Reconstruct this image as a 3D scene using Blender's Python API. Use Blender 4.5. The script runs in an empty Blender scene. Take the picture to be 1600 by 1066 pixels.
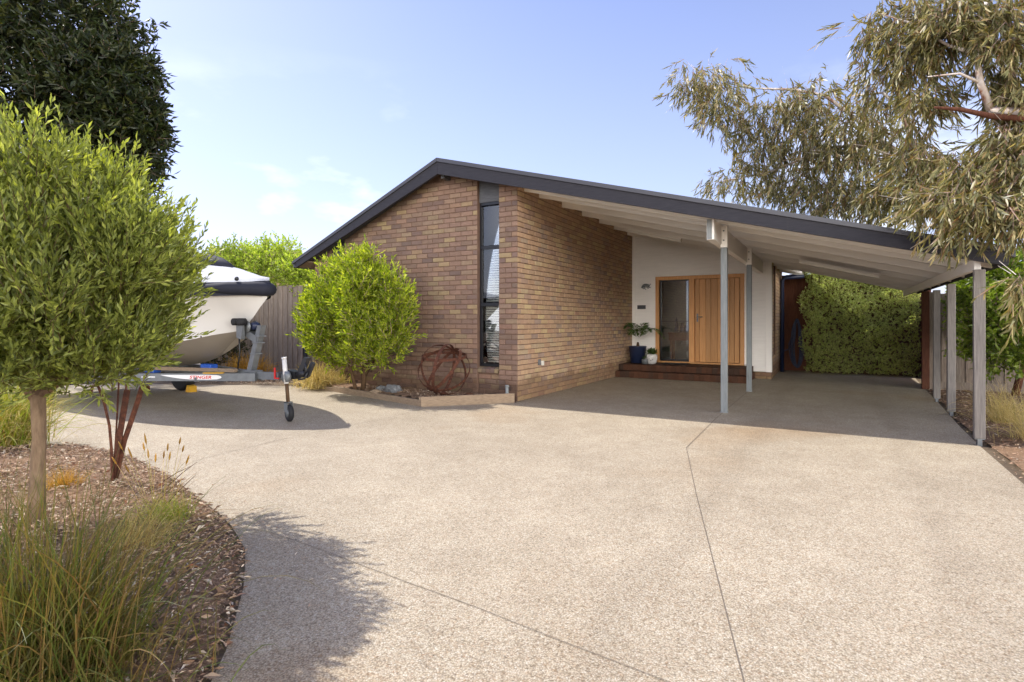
import bpy, math, random
import numpy as np
from mathutils import Vector, Matrix
random.seed(7); RS = np.random.default_rng(7)
S = bpy.context.scene
COL = S.collection
rad = math.radians
# ------------------------------------------------------------------ camera
CX, CY, CH = 4.53, -8.02, 1.33
cd = bpy.data.cameras.new("camera"); cam = bpy.data.objects.new("camera", cd); COL.objects.link(cam)
cam.location = (CX, CY, CH); cam.rotation_euler = (rad(90), 0, rad(30))
cd.sensor_width = 36; cd.lens = 866/1600*36; cd.shift_y = -30/1600
cd.clip_start = .05; cd.clip_end = 2000
S.camera = cam
# ------------------------------------------------------------------ world
SUN_DIR = Vector((-.83, .02, 1)).normalized()          # towards the sun
w = bpy.data.worlds.new("World"); S.world = w; w.use_nodes = True
nt = w.node_tree; N = nt.nodes; Lk = nt.links; N.clear()
sky = N.new('ShaderNodeTexSky'); sky.sky_type = 'NISHITA'; sky.sun_disc = False
sky.sun_elevation = math.asin(SUN_DIR.z); sky.sun_rotation = math.atan2(SUN_DIR.x, SUN_DIR.y)
sky.air_density = 1.0; sky.dust_density = .8; sky.ozone_density = 4.0; sky.altitude = 0
tc = N.new('ShaderNodeTexCoord'); sep = N.new('ShaderNodeSeparateXYZ'); Lk.new(tc.outputs['Generated'], sep.inputs[0])
mp = N.new('ShaderNodeMapping'); mp.inputs['Scale'].default_value = (1, 1, 2.6); mp.inputs['Location'].default_value = (.35, .1, .62)
Lk.new(tc.outputs['Generated'], mp.inputs[0])
nz = N.new('ShaderNodeTexNoise'); nz.inputs['Scale'].default_value = 2.3; nz.inputs['Detail'].default_value = 9; nz.inputs['Roughness'].default_value = .55
Lk.new(mp.outputs[0], nz.inputs[0])
cr = N.new('ShaderNodeValToRGB'); cr.color_ramp.elements[0].position = .52; cr.color_ramp.elements[1].position = .68
Lk.new(nz.outputs[0], cr.inputs[0])
band = N.new('ShaderNodeMapRange'); band.inputs[1].default_value = .42; band.inputs[2].default_value = .10; band.inputs[3].default_value = 0; band.inputs[4].default_value = 1
Lk.new(sep.outputs[2], band.inputs[0])
cm = N.new('ShaderNodeMath'); cm.operation = 'MULTIPLY'; Lk.new(cr.outputs[0], cm.inputs[0]); Lk.new(band.outputs[0], cm.inputs[1])
hz = N.new('ShaderNodeMapRange'); hz.inputs[1].default_value = .5; hz.inputs[2].default_value = 0; hz.inputs[3].default_value = .12; hz.inputs[4].default_value = .50
Lk.new(sep.outputs[2], hz.inputs[0])
mxh = N.new('ShaderNodeMix'); mxh.data_type = 'RGBA'; Lk.new(hz.outputs[0], mxh.inputs[0])
tint = N.new('ShaderNodeMix'); tint.data_type = 'RGBA'; tint.blend_type = 'MULTIPLY'; tint.inputs[0].default_value = 1; tint.inputs[7].default_value = (.82, .70, .80, 1); Lk.new(sky.outputs[0], tint.inputs[6]); Lk.new(tint.outputs[2], mxh.inputs[6]); mxh.inputs[7].default_value = (3.3, 3.6, 4.5, 1)
mxc = N.new('ShaderNodeMix'); mxc.data_type = 'RGBA'; Lk.new(cm.outputs[0], mxc.inputs[0]); Lk.new(mxh.outputs[2], mxc.inputs[6]); mxc.inputs[7].default_value = (6.2, 6.3, 6.5, 1)
# unseen, overbright cloud bank added away from the house to fill carport shade
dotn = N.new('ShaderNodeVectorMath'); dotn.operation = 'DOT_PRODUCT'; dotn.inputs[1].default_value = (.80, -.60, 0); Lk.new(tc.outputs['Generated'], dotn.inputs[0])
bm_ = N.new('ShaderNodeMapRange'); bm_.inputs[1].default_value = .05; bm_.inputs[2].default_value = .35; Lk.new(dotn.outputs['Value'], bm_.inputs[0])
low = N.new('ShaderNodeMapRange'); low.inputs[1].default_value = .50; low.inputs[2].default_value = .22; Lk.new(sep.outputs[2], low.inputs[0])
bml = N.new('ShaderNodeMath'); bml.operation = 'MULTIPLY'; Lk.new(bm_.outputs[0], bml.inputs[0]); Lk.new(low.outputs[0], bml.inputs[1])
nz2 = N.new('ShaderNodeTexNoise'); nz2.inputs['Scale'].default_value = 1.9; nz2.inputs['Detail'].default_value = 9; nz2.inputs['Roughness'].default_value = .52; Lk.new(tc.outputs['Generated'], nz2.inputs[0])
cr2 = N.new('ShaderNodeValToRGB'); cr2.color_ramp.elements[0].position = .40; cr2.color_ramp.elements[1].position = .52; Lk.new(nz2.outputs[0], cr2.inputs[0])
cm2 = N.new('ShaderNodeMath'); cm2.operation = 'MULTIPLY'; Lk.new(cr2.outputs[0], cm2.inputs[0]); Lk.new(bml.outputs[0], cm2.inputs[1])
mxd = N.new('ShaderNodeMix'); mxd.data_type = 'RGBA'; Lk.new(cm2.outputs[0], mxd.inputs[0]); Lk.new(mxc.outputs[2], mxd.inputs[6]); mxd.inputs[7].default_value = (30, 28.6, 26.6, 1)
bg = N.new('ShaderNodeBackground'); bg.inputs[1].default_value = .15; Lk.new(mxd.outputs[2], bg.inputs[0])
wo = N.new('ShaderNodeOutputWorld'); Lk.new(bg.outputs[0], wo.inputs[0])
# ------------------------------------------------------------------ sun
sd = bpy.data.lights.new("sun", 'SUN'); sd.energy = 3.2; sd.angle = rad(.53); sd.color = (1, .95, .87)
so = bpy.data.objects.new("sun", sd); COL.objects.link(so); so.rotation_euler = SUN_DIR.to_track_quat('Z', 'Y').to_euler()
S.view_settings.view_transform = 'Standard'; S.view_settings.look = 'None'; S.view_settings.exposure = .96; S.view_settings.gamma = 1
S.cycles.max_bounces = 8; S.cycles.diffuse_bounces = 5; S.cycles.transparent_max_bounces = 12
S.cycles.transmission_bounces = 6; S.cycles.caustics_reflective = False; S.cycles.caustics_refractive = False
S.cycles.use_denoising = True

# ------------------------------------------------------------------ measuring helpers
Rv = Vector((.866, .5, 0)); Fv = Vector((-.5, .866, 0)); Cv = Vector((CX, CY, CH))
def D(px, py, d):                         # a point at depth d from the place the photo was taken
    return Cv + (Fv + Rv*((px-800)/866) - Vector((0, 0, 1))*((py-503)/866))*d
def G(px, py, z=0):
    r = Fv + Rv*((px-800)/866) - Vector((0, 0, 1))*((py-503)/866); t = (z-CH)/r.z
    return Cv + r*t

# ------------------------------------------------------------------ materials
def lin(c):
    if isinstance(c, str):
        c = [int(c[i:i+2], 16)/255 for i in (0, 2, 4)]
        c = [x/12.92 if x <= .04045 else ((x+.055)/1.055)**2.4 for x in c]
    return (c[0], c[1], c[2], 1)
class NT:
    def __init__(s, name):
        s.m = bpy.data.materials.new(name); s.m.use_nodes = True; s.t = s.m.node_tree; s.n = s.t.nodes; s.n.clear()
        s.out = s.n.new('ShaderNodeOutputMaterial'); s.b = s.n.new('ShaderNodeBsdfPrincipled'); s.L(s.b.outputs[0], s.out.inputs[0])
        s.g = s.n.new('ShaderNodeNewGeometry')
    def L(s, a, b): s.t.links.new(a, b)
    def noise(s, scale, detail=5, rough=.55, vec=None, stretch=None):
        n = s.n.new('ShaderNodeTexNoise'); n.inputs['Scale'].default_value = scale; n.inputs['Detail'].default_value = detail; n.inputs['Roughness'].default_value = rough
        v = vec or s.g.outputs['Position']
        if stretch:
            m = s.n.new('ShaderNodeMapping'); m.inputs['Scale'].default_value = stretch; s.L(v, m.inputs[0]); v = m.outputs[0]
        s.L(v, n.inputs[0]); return n.outputs[0]
    def vor(s, scale, feat='F1', rnd=1):
        n = s.n.new('ShaderNodeTexVoronoi'); n.feature = feat; n.inputs['Scale'].default_value = scale; n.inputs['Randomness'].default_value = rnd
        s.L(s.g.outputs['Position'], n.inputs[0]); return n
    def ramp(s, fac, stops, interp='LINEAR'):
        r = s.n.new('ShaderNodeValToRGB'); e = r.color_ramp.elements; r.color_ramp.interpolation = interp
        while len(e) < len(stops): e.new(.5)
        for el, (p, c) in zip(e, stops): el.position = p; el.color = lin(c)
        s.L(fac, r.inputs[0]); return r.outputs[0]
    def mix(s, fac, a, b, mode='MIX'):
        m = s.n.new('ShaderNodeMix'); m.data_type = 'RGBA'; m.blend_type = mode
        for v, i in ((fac, 0), (a, 6), (b, 7)):
            if hasattr(v, 'is_output'): s.L(v, m.inputs[i])
            elif i == 0: m.inputs[0].default_value = v
            else: m.inputs[i].default_value = lin(v)
        return m.outputs[2]
    def bump(s, h, strength=.5, dist=.01, prev=None):
        b = s.n.new('ShaderNodeBump'); b.inputs['Strength'].default_value = strength; b.inputs['Distance'].default_value = dist
        s.L(h, b.inputs['Height']); s.L(b.outputs[0], s.b.inputs['Normal']); 
        if prev: s.L(prev, b.inputs['Normal'])
        return b.outputs[0]
    def set(s, col=None, rough=None, metal=None, spec=None):
        if col is not None:
            if hasattr(col, 'is_output'): s.L(col, s.b.inputs['Base Color'])
            else: s.b.inputs['Base Color'].default_value = lin(col)
        if rough is not None: s.b.inputs['Roughness'].default_value = rough
        if metal is not None: s.b.inputs['Metallic'].default_value = metal
        if spec is not None: s.b.inputs['Specular IOR Level'].default_value = spec
        return s
def painted(name, c, rough=.5, var=.12, scale=3, metal=0, bump=.15, stretch=None, spec=.5, fine=60):
    t = NT(name); n = t.noise(scale, 6, .6, stretch=stretch); c = lin(c)
    a = tuple(x*(1-var) for x in c[:3]); b = tuple(min(1, x*(1+var)) for x in c[:3])
    t.set(t.ramp(n, [(.3, a), (.7, b)]), rough, metal, spec); t.bump(t.noise(fine, 4, stretch=stretch), bump, .004); return t.m
def wood(name, cols, stretch, rough=.6, scale=6, bump=.3, spec=.3):
    t = NT(name); n = t.noise(scale, 8, .65, stretch=stretch)
    c = t.ramp(n, [(.25, cols[0]), (.5, cols[1]), (.75, cols[2])])
    r = t.ramp(t.g.outputs['Random Per Island'], [(0, (.78, .78, .78)), (1, (1.12, 1.08, 1.04))])
    c = t.mix(1, c, r, 'MULTIPLY'); t.set(c, rough, 0, spec); t.bump(n, bump, .006); return t.m
def leafmat(name, cols, trans=.35, rough=.45, tcol=(1.2, 1.3, .5), spec=.4):
    t = NT(name); c = t.ramp(t.g.outputs['Random Per Island'], [(i/(len(cols)-1), k) for i, k in enumerate(cols)])
    c = t.mix(t.noise(1.3, 2), t.mix(1, c, (.75, .75, .75), 'MULTIPLY'), t.mix(1, c, (1.2, 1.2, 1.2), 'MULTIPLY'))
    t.set(c, rough, 0, spec)
    tr = t.n.new('ShaderNodeBsdfTranslucent'); t.L(t.mix(1, c, tcol, 'MULTIPLY'), tr.inputs[0])
    mx = t.n.new('ShaderNodeMixShader'); mx.inputs[0].default_value = trans
    t.L(t.b.outputs[0], mx.inputs[1]); t.L(tr.outputs[0], mx.inputs[2]); t.L(mx.outputs[0], t.out.inputs[0]); return t.m
M = {}
# exposed aggregate
t = NT('aggregate'); v = t.vor(140); v2 = t.vor(75)
c = t.ramp(v.outputs['Color'], [(0, '7a6c5e'), (.12, '9f907f'), (.3, 'c8b8a2'), (.5, 'dcd1c1'), (.68, 'c8b59c'), (.8, 'efe8dd'), (.92, 'a98664'), (1, 'eae3da')])
sepc = t.n.new('ShaderNodeSeparateColor'); t.L(v2.outputs['Color'], sepc.inputs[0])
c2 = t.ramp(sepc.outputs[0], [(0, '8a7a68'), (.25, 'd0c2ab'), (.6, 'e4dbce'), (.85, 'bc9c7c'), (1, 'dad2c6')])
c = t.mix(.3, c, c2)
dk = t.ramp(v.outputs['Distance'], [(.35, (1, 1, 1)), (.75, (.42, .38, .33))]); c = t.mix(.72, c, dk, 'MULTIPLY')
c = t.mix(1, c, t.ramp(t.noise(.55, 6, .65), [(.3, (.80, .78, .76)), (.7, (1.04, 1.03, 1.02))]), 'MULTIPLY')
c = t.mix(1, c, t.ramp(t.noise(3.5, 7, .7), [(.3, (.87, .85, .83)), (.7, (1.06, 1.06, 1.06))]), 'MULTIPLY')
st = t.n.new('ShaderNodeTexNoise'); st.inputs['Scale'].default_value = .38; st.inputs['Detail'].default_value = 4
t.L(t.g.outputs['Position'], st.inputs[0])
c = t.mix(t.ramp(st.outputs[0], [(.57, (0, 0, 0)), (.75, (.55, .55, .55))]), c, t.mix(1, c, (.86, .66, .46), 'MULTIPLY'))
c = t.mix(1, c, (.765, .785, .755), 'MULTIPLY')
wvt = t.n.new('ShaderNodeSeparateXYZ'); t.L(t.g.outputs['Position'], wvt.inputs[0])
def trk(x0):
    a = t.n.new('ShaderNodeMath'); a.operation = 'MULTIPLY_ADD'; t.L(t.noise(.5, 3), a.inputs[0]); a.inputs[1].default_value = .9; t.L(wvt.outputs[0], a.inputs[2])
    b = t.n.new('ShaderNodeMath'); b.operation = 'SUBTRACT'; t.L(a.outputs[0], b.inputs[0]); b.inputs[1].default_value = x0+.45
    d = t.n.new('ShaderNodeMath'); d.operation = 'ABSOLUTE'; t.L(b.outputs[0], d.inputs[0]); return t.ramp(d.outputs[0], [(.04, (.16, .16, .16)), (.19, (0, 0, 0))])
for x0 in (3.75, 5.2): c = t.mix(trk(x0), c, t.mix(1, c, (.45, .42, .40), 'MULTIPLY'))
c = t.mix(t.ramp(t.noise(1.1, 3), [(.66, (0, 0, 0)), (.74, (.35, .35, .35))]), c, t.mix(1, c, (.62, .58, .55), 'MULTIPLY'))
t.set(c, .7, 0, .35); t.bump(v.outputs['Distance'], .55, -.004); M['agg'] = t.m
M['joint'] = painted('joint', '6a5f52', .9)
# bricks: one tone per brick
def brickmat(name, stops):
    t = NT(name); c = t.ramp(t.g.outputs['Random Per Island'], stops)
    c = t.mix(1, c, t.ramp(t.noise(9, 6, .7), [(.3, (.84, .82, .80)), (.7, (1.1, 1.1, 1.1))]), 'MULTIPLY')
    c = t.mix(1, c, t.ramp(t.noise(140, 4, .7), [(.3, (.80, .78, .76)), (.7, (1.12, 1.12, 1.12))]), 'MULTIPLY')
    sx_ = t.n.new('ShaderNodeSeparateXYZ'); t.L(t.g.outputs['Position'], sx_.inputs[0]); ad = t.n.new('ShaderNodeMath'); ad.operation = 'MULTIPLY_ADD'; t.L(t.noise(2.2, 5, .7), ad.inputs[0]); ad.inputs[1].default_value = -.55; t.L(sx_.outputs[2], ad.inputs[2])
    c = t.mix(t.ramp(ad.outputs[0], [(0, (.85, .85, .85)), (.12, (0, 0, 0))]), c, t.mix(1, c, (.5, .46, .42), 'MULTIPLY'))
    t.set(c, .85, 0, .25); c = t.mix(1, c, (.94, .945, .935) if name == 'brick_face' else (1, .985, .95), 'MULTIPLY'); t.b.inputs['Base Color'].default_value = (1, 1, 1, 1); t.L(c, t.b.inputs['Base Color']); p = t.bump(t.noise(160, 5, .7), .5, .004); t.bump(t.noise(28, 3), .5, .006, p); return t.m
M['brick'] = brickmat('brick_face', [(0, '7b685c'), (.14, '8c7364'), (.28, '816b60'), (.42, '94796a'), (.55, '937f6b'), (.66, '856e64'), (.80, '72615b'), (.88, '9e8b6c'), (.95, '8f7263'), (1, '6c5d5a')])
M['brick_side'] = brickmat('brick_shade_side', [(0, 'ad9680'), (.14, 'bba086'), (.28, 'b0947c'), (.42, 'c0a288'), (.56, 'bea886'), (.68, 'b29682'), (.82, 'a29086'), (.90, 'c6b28c'), (.96, 'b4927c'), (1, '988880')])  # house brick in lighter tones, making up for light missing on this side
M['mortar'] = painted('mortar', '6c5446', .95, .2, 8, bump=.6)
M['step'] = brickmat('step_brick', [(0, '5e4234'), (.5, '72503f'), (1, '54443c')])
M['fascia'] = wood('fascia_paint', ['26262c', '303037', '3b3a40'], (1.2, 12, 12), .65, 5, .5)
M['cap'] = painted('roof_metal', '4a4a4f', .45, .1, 2, metal=.2)
M['white'] = painted('white_paint', 'f3efe8', .5, .035, 2, bump=.1)
M['board'] = painted('weatherboard_paint', 'efebe5', .5, .04, 3, bump=.2, stretch=(1, 1, 8))
M['postgrey'] = wood('post_paint', ['6d7274', '82888a', '969a99'], (14, 14, 1), .55, 5, .35)
M['posttimber'] = wood('timber_post_paint', ['6e6a66', '87827d', '9a958f'], (14, 14, 1), .75, 5, .5)
M['frame'] = painted('black_frame', '15171d', .35, .1)
M['panel'] = wood('grey_panel', ['45474c', '54565b', '606266'], (1, 1, 8), .6, 6, .3)
M['cedar'] = wood('cedar', ['b47d4a', 'ca955e', 'dca974'], (22, 22, .8), .45, 3, .15)
M['fence'] = wood('weathered_paling', ['62584f', '877b70', 'aaa094'], (26, 26, 1.2), .9, 4, .6)
M['redfence'] = wood('brown_paling', ['43281e', '5e3a2b', '744c39'], (20, 20, 1.2), .85, 4, .5)
M['edging'] = wood('timber_edging', ['6e5f50', '8d7c69', 'a3937e'], (3, 3, 26), .85, 4, .5)
M['steel'] = painted('galvanised', '74787b', .48, .16, 14, metal=.5, bump=.1)
M['rust'] = NT('rust')
t = M['rust']; n = t.noise(22, 8, .7); t.set(t.ramp(n, [(.3, '33211b'), (.5, '523226'), (.72, '784b38')]), .85, .1, .3); t.bump(n, .5, .004); M['rust'] = t.m
M['rubber'] = painted('rubber', '17171a', .75, .15, 20)
M['navy'] = painted('navy_fabric', '141726', .8, .15, 6)
M['navypaint'] = painted('navy_paint', '1b2540', .4, .1, 6)
M['hullwhite'] = painted('hull_white', 'cdcbc8', .25, .03, 1.2, bump=.03)
M['hulllow'] = painted('hull_lower', '857d72', .35, .08, 1.5, bump=.05)
M['covergrey'] = painted('cover_canvas', '9ea1a9', .75, .05, 3, bump=.5, fine=8)
M['red'] = painted('red_plastic', 'c01a18', .4)
M['blue'] = painted('blue_plastic', '1c4fa8', .45)
M['yellow'] = painted('yellow_plastic', 'd8a520', .55)
M['decal'] = painted('decal_white', 'e6e6e6', .35, .03)
M['decalred'] = painted('decal_red', 'd02b22', .35, .03)
M['black'] = painted('black_metal', '202124', .45)
M['plastic'] = painted('white_plastic', 'e2ded4', .35, .03)
M['bark'] = wood('grey_bark', ['5c4c3e', '7b6855', '97836c'], (6, 6, 1.5), .9, 5, .7)
M['barkdark'] = wood('dark_bark', ['3a2c22', '54412f', '6a543e'], (6, 6, 1.5), .9, 5, .7)
t = NT('gum_bark'); n = t.noise(7, 6, .6, stretch=(1, 1, .5)); t.set(t.ramp(n, [(.36, '8a5a42'), (.44, 'b8a898'), (.6, 'd8d0c8'), (.8, 'c9bdb4')]), .8); t.bump(n, .4, .01); M['gum'] = t.m
M['twig'] = painted('gum_twig', '9a7f72', .8, .25, 9)
M['olive'] = leafmat('olive_leaf', ['515c2e', '76803e', '969e50', '5f6a38', 'b6bc62'], .42, .42, (1.5, 1.5, .35))
M['lime'] = leafmat('bush_leaf', ['4e6614', '86982a', 'b2be3a', '6c801c', 'ccd050'], .45, .4, (1.3, 1.35, .35))
M['limeback'] = leafmat('lime_shrub_leaf', ['7c9230', 'a0b444', 'b8c45a', '8ca23a'], .45, .45, (1.3, 1.35, .4))
M['dark'] = leafmat('dark_leaf', ['181f11', '252f18', '354020', '1b2314', '4c5024'], .26, .4, (2.0, 1.7, .3), .35)
M['gumleaf'] = leafmat('gum_leaf', ['4c4f2e', '727248', '989264', '5c6038', 'b4a876', '755638'], .3, .42, (1.3, 1.15, .4), .45)
M['hedge'] = leafmat('hedge_leaf', ['8e9c54', 'c0c880', 'dedea8', 'a0ae66', 'eeeac0'], .55, .5, (1.2, 1.25, .5))
M['vine'] = leafmat('vine_leaf', ['46581c', '6e8430', '98a848', '586c26'], .45, .4, (1.3, 1.4, .35))
M['palm'] = leafmat('palm_leaf', ['33481c', '46602a', '5a6f34'], .3, .4)
M['tuft'] = leafmat('tuft_blade', ['3f4c1c', '5c6628', '706230', '4c5822', '867042', '644a2e'], .28, .5, (1.3, 1.3, .4))
M['tuftlime'] = leafmat('lime_blade', ['6f8022', '8fa034', 'a8aa44', '7a8a2c', 'b8903a'], .35, .5, (1.3, 1.3, .4))
M['straw'] = leafmat('straw_blade', ['b09a60', 'ccb67c', 'a09c60', 'dcc890', 'b8a46c'], .4, .6, (1.2, 1.1, .6))
M['gold'] = leafmat('golden_blade', ['a87c2c', 'c4983c', '8c6a2c', 'd0a850'], .35, .6, (1.2, 1.1, .5))
t = NT('litter'); t.set(t.ramp(t.g.outputs['Random Per Island'], [(0, '5c4a3c'), (.2, '967860'), (.36, 'bca086'), (.5, '745c48'), (.62, 'c2aa90'), (.74, '84563c'), (.86, 'd0bea6'), (.94, 'd8cab6'), (1, '7c6858')]), .85, 0, .3); M['litter'] = t.m
t = NT('mulch_ground'); n = t.noise(30, 8, .7); n2 = t.noise(1.1, 4)
c = t.ramp(n, [(.3, '43342a'), (.5, '7a6250'), (.7, 'a88e74')]); c = t.mix(t.ramp(n2, [(.4, (0, 0, 0)), (.65, (.7, .7, .7))]), c, '9a7c60')
t.set(c, .95, 0, .2); t.bump(n, 1, .03); M['soil'] = t.m
t = NT('bed_gravel'); v = t.vor(60); t.set(t.ramp(v.outputs['Color'], [(0, '5c564e'), (.5, 'a39a8c'), (1, 'd8d0c2')]), .8); t.bump(v.outputs['Distance'], .8, -.01); M['bedgravel'] = t.m
t = NT('ground_soil'); n = t.noise(3, 8, .7); t.set(t.ramp(n, [(.3, '4a3d2f'), (.6, '6d5d49'), (.75, '6e6a44')]), .95); t.bump(n, .8, .05); M['ground'] = t.m
t = NT('stone'); n = t.noise(14, 8, .7); t.set(t.ramp(n, [(.3, '4c4e50'), (.7, '86888a')]), .9); t.bump(n, .8, .02); M['stone'] = t.m
t = NT('window_glass'); t.set('0b0e12', .02, 0, 1.0)
tr = t.n.new('ShaderNodeBsdfTransparent'); tr.inputs[0].default_value = (.93, .95, .95, 1)
gl = t.n.new('ShaderNodeBsdfGlossy'); gl.inputs['Roughness'].default_value = .01; gl.inputs[0].default_value = (.95, .97, 1, 1)
fr = t.n.new('ShaderNodeFresnel'); fr.inputs[0].default_value = 1.85
mx = t.n.new('ShaderNodeMixShader'); t.L(fr.outputs[0], mx.inputs[0]); t.L(tr.outputs[0], mx.inputs[1]); t.L(gl.outputs[0], mx.inputs[2]); t.L(mx.outputs[0], t.out.inputs[0])
wav = t.n.new('ShaderNodeBump'); wav.inputs['Strength'].default_value = .02; t.L(t.noise(1.5, 2), wav.inputs['Height']); t.L(wav.outputs[0], gl.inputs['Normal'])
M['glass'] = t.m
M['room'] = painted('room_wall', '6a6a66', .9, .05)
M['roomdark'] = painted('room_dark', '3a3a3c', .9, .05)
M['tile'] = NT('roof_tile'); t = M['tile']; n = t.noise(2, 3, stretch=(1, 1, 1)); wv = t.n.new('ShaderNodeTexWave'); wv.bands_direction = 'Z'; wv.inputs['Scale'].default_value = 6; t.L(t.g.outputs['Position'], wv.inputs[0])
t.set(t.mix(.35, t.ramp(n, [(.3, '6b4a3e'), (.7, '8a6454')]), t.ramp(wv.outputs[0], [(0, '40302a'), (.5, '8a6454')])), .85); M['tile'] = t.m

# ------------------------------------------------------------------ mesh builder
class MB:
    def __init__(s): s.v = []; s.f = []; s.mi = []; s.sm = []
    def add(s, vs, fs, mi=0, smooth=False):
        o = len(s.v); s.v += [tuple(x) for x in vs]; s.f += [tuple(i+o for i in f) for f in fs]; s.mi += [mi]*len(fs); s.sm += [smooth]*len(fs); return s
    def box(s, a, b, mi=0, bev=0):
        (x0, y0, z0), (x1, y1, z1) = a, b
        if bev:
            e = bev; vs = []; 
            import itertools
            P = []
            for sx in (0, 1):
                for sy in (0, 1):
                    for sz in (0, 1):
                        X, Y, Z = (x0, x1)[sx], (y0, y1)[sy], (z0, z1)[sz]; dx, dy, dz = (e, -e)[sx], (e, -e)[sy], (e, -e)[sz]
                        P += [(X, Y+dy, Z+dz), (X+dx, Y, Z+dz), (X+dx, Y+dy, Z)]
            I = lambda sx, sy, sz, k: (sx*4+sy*2+sz)*3+k
            fs = [[I(0,0,0,0),I(0,0,1,0),I(0,1,1,0),I(0,1,0,0)],[I(1,0,0,0),I(1,1,0,0),I(1,1,1,0),I(1,0,1,0)],
                  [I(0,0,0,1),I(1,0,0,1),I(1,0,1,1),I(0,0,1,1)],[I(0,1,0,1),I(0,1,1,1),I(1,1,1,1),I(1,1,0,1)],
                  [I(0,0,0,2),I(0,1,0,2),I(1,1,0,2),I(1,0,0,2)],[I(0,0,1,2),I(1,0,1,2),I(1,1,1,2),I(0,1,1,2)]]
            for sz in (0, 1):
                for sy in (0, 1): fs.append([I(0,sy,sz,1),I(1,sy,sz,1),I(1,sy,sz,2),I(0,sy,sz,2)])
                for sx in (0, 1): fs.append([I(sx,0,sz,0),I(sx,1,sz,0),I(sx,1,sz,2),I(sx,0,sz,2)])
            for sx in (0, 1):
                for sy in (0, 1): fs.append([I(sx,sy,0,0),I(sx,sy,1,0),I(sx,sy,1,1),I(sx,sy,0,1)])
            for a_ in range(8): fs.append([a_*3, a_*3+1, a_*3+2])
            return s.add(P, fs, mi)
        vs = [(x0,y0,z0),(x1,y0,z0),(x1,y1,z0),(x0,y1,z0),(x0,y0,z1),(x1,y0,z1),(x1,y1,z1),(x0,y1,z1)]
        return s.add(vs, [(0,3,2,1),(4,5,6,7),(0,1,5,4),(1,2,6,5),(2,3,7,6),(3,0,4,7)], mi)
    def hexa(s, b, t_, mi=0):             # bottom 4 and top 4 corners
        return s.add(list(b)+list(t_), [(0,3,2,1),(4,5,6,7),(0,1,5,4),(1,2,6,5),(2,3,7,6),(3,0,4,7)], mi)
    def prism(s, poly, h0, h1, ax='v', mi=0):   # poly in (u,z) extruded along v, or (v,z) along u, or (u,v) along z
        f = {'v': lambda p, h: (p[0], h, p[1]), 'u': lambda p, h: (h, p[0], p[1]), 'z': lambda p, h: (p[0], p[1], h)}[ax]
        n = len(poly); vs = [f(p, h0) for p in poly]+[f(p, h1) for p in poly]
        fs = [tuple(range(n)), tuple(range(2*n-1, n-1, -1))]+[(i, i+n, (i+1) % n+n, (i+1) % n) for i in range(n)]
        return s.add(vs, fs, mi)
    def tube(s, path, r, seg=10, mi=0, caps=True, smooth=True):
        path = [Vector(p) for p in path]; n = len(path); rs = r if isinstance(r, (list, tuple)) else [r]*n
        vs = []; up = None
        for i, p in enumerate(path):
            tdir = (path[min(i+1, n-1)]-path[max(i-1, 0)])
            tdir = tdir.normalized() if tdir.length > 1e-9 else Vector((0, 0, 1))
            if up is None: up = Vector((0, 0, 1)) if abs(tdir.z) < .9 else Vector((1, 0, 0))
            a = tdir.cross(up).normalized(); b = a.cross(tdir).normalized(); up = b
            for k in range(seg):
                an = 2*math.pi*k/seg; vs.append(p+(a*math.cos(an)+b*math.sin(an))*rs[i])
        fs = [(i*seg+k, i*seg+(k+1) % seg, (i+1)*seg+(k+1) % seg, (i+1)*seg+k) for i in range(n-1) for k in range(seg)]
        if caps: fs += [tuple(range(seg-1, -1, -1)), tuple((n-1)*seg+k for k in range(seg))]
        return s.add(vs, fs, mi, smooth)
    def lathe(s, c, prof, seg=24, mi=0, axis='z', smooth=True):
        vs = []; n = len(prof)
        for (r, h) in prof:
            for k in range(seg):
                a = 2*math.pi*k/seg; x, y = r*math.cos(a), r*math.sin(a)
                p = {'z': (x, y, h), 'v': (x, h, y), 'u': (h, x, y)}[axis]
                vs.append((c[0]+p[0], c[1]+p[1], c[2]+p[2]))
        fs = [(i*seg+k, i*seg+(k+1) % seg, (i+1)*seg+(k+1) % seg, (i+1)*seg+k) for i in range(n-1) for k in range(seg)]
        fs += [tuple(range(seg-1, -1, -1)), tuple((n-1)*seg+k for k in range(seg))]
        return s.add(vs, fs, mi, smooth)
    def build(s, name, mats, parent=None, **props):
        if not isinstance(mats, (list, tuple)): mats = [mats]
        off = wloc(parent); me = bpy.data.meshes.new(name)
        me.from_pydata([(x-off[0], y-off[1], z-off[2]) for x, y, z in s.v], [], s.f)
        for m in mats: me.materials.append(m)
        me.polygons.foreach_set('material_index', s.mi); me.polygons.foreach_set('use_smooth', s.sm); me.update()
        o = bpy.data.objects.new(name, me); COL.objects.link(o)
        if parent: o.parent = parent
        for k, vv in props.items(): o[k] = vv
        return o
def wloc(o):
    p = Vector((0, 0, 0))
    while o: p += Vector(o.location); o = o.parent
    return p
def thing(name, loc, label, category, group=None):
    o = bpy.data.objects.new(name, None); COL.objects.link(o); o.location = loc; o.empty_display_size = .2
    o['label'] = label; o['category'] = category
    if group: o['group'] = group
    return o
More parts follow.
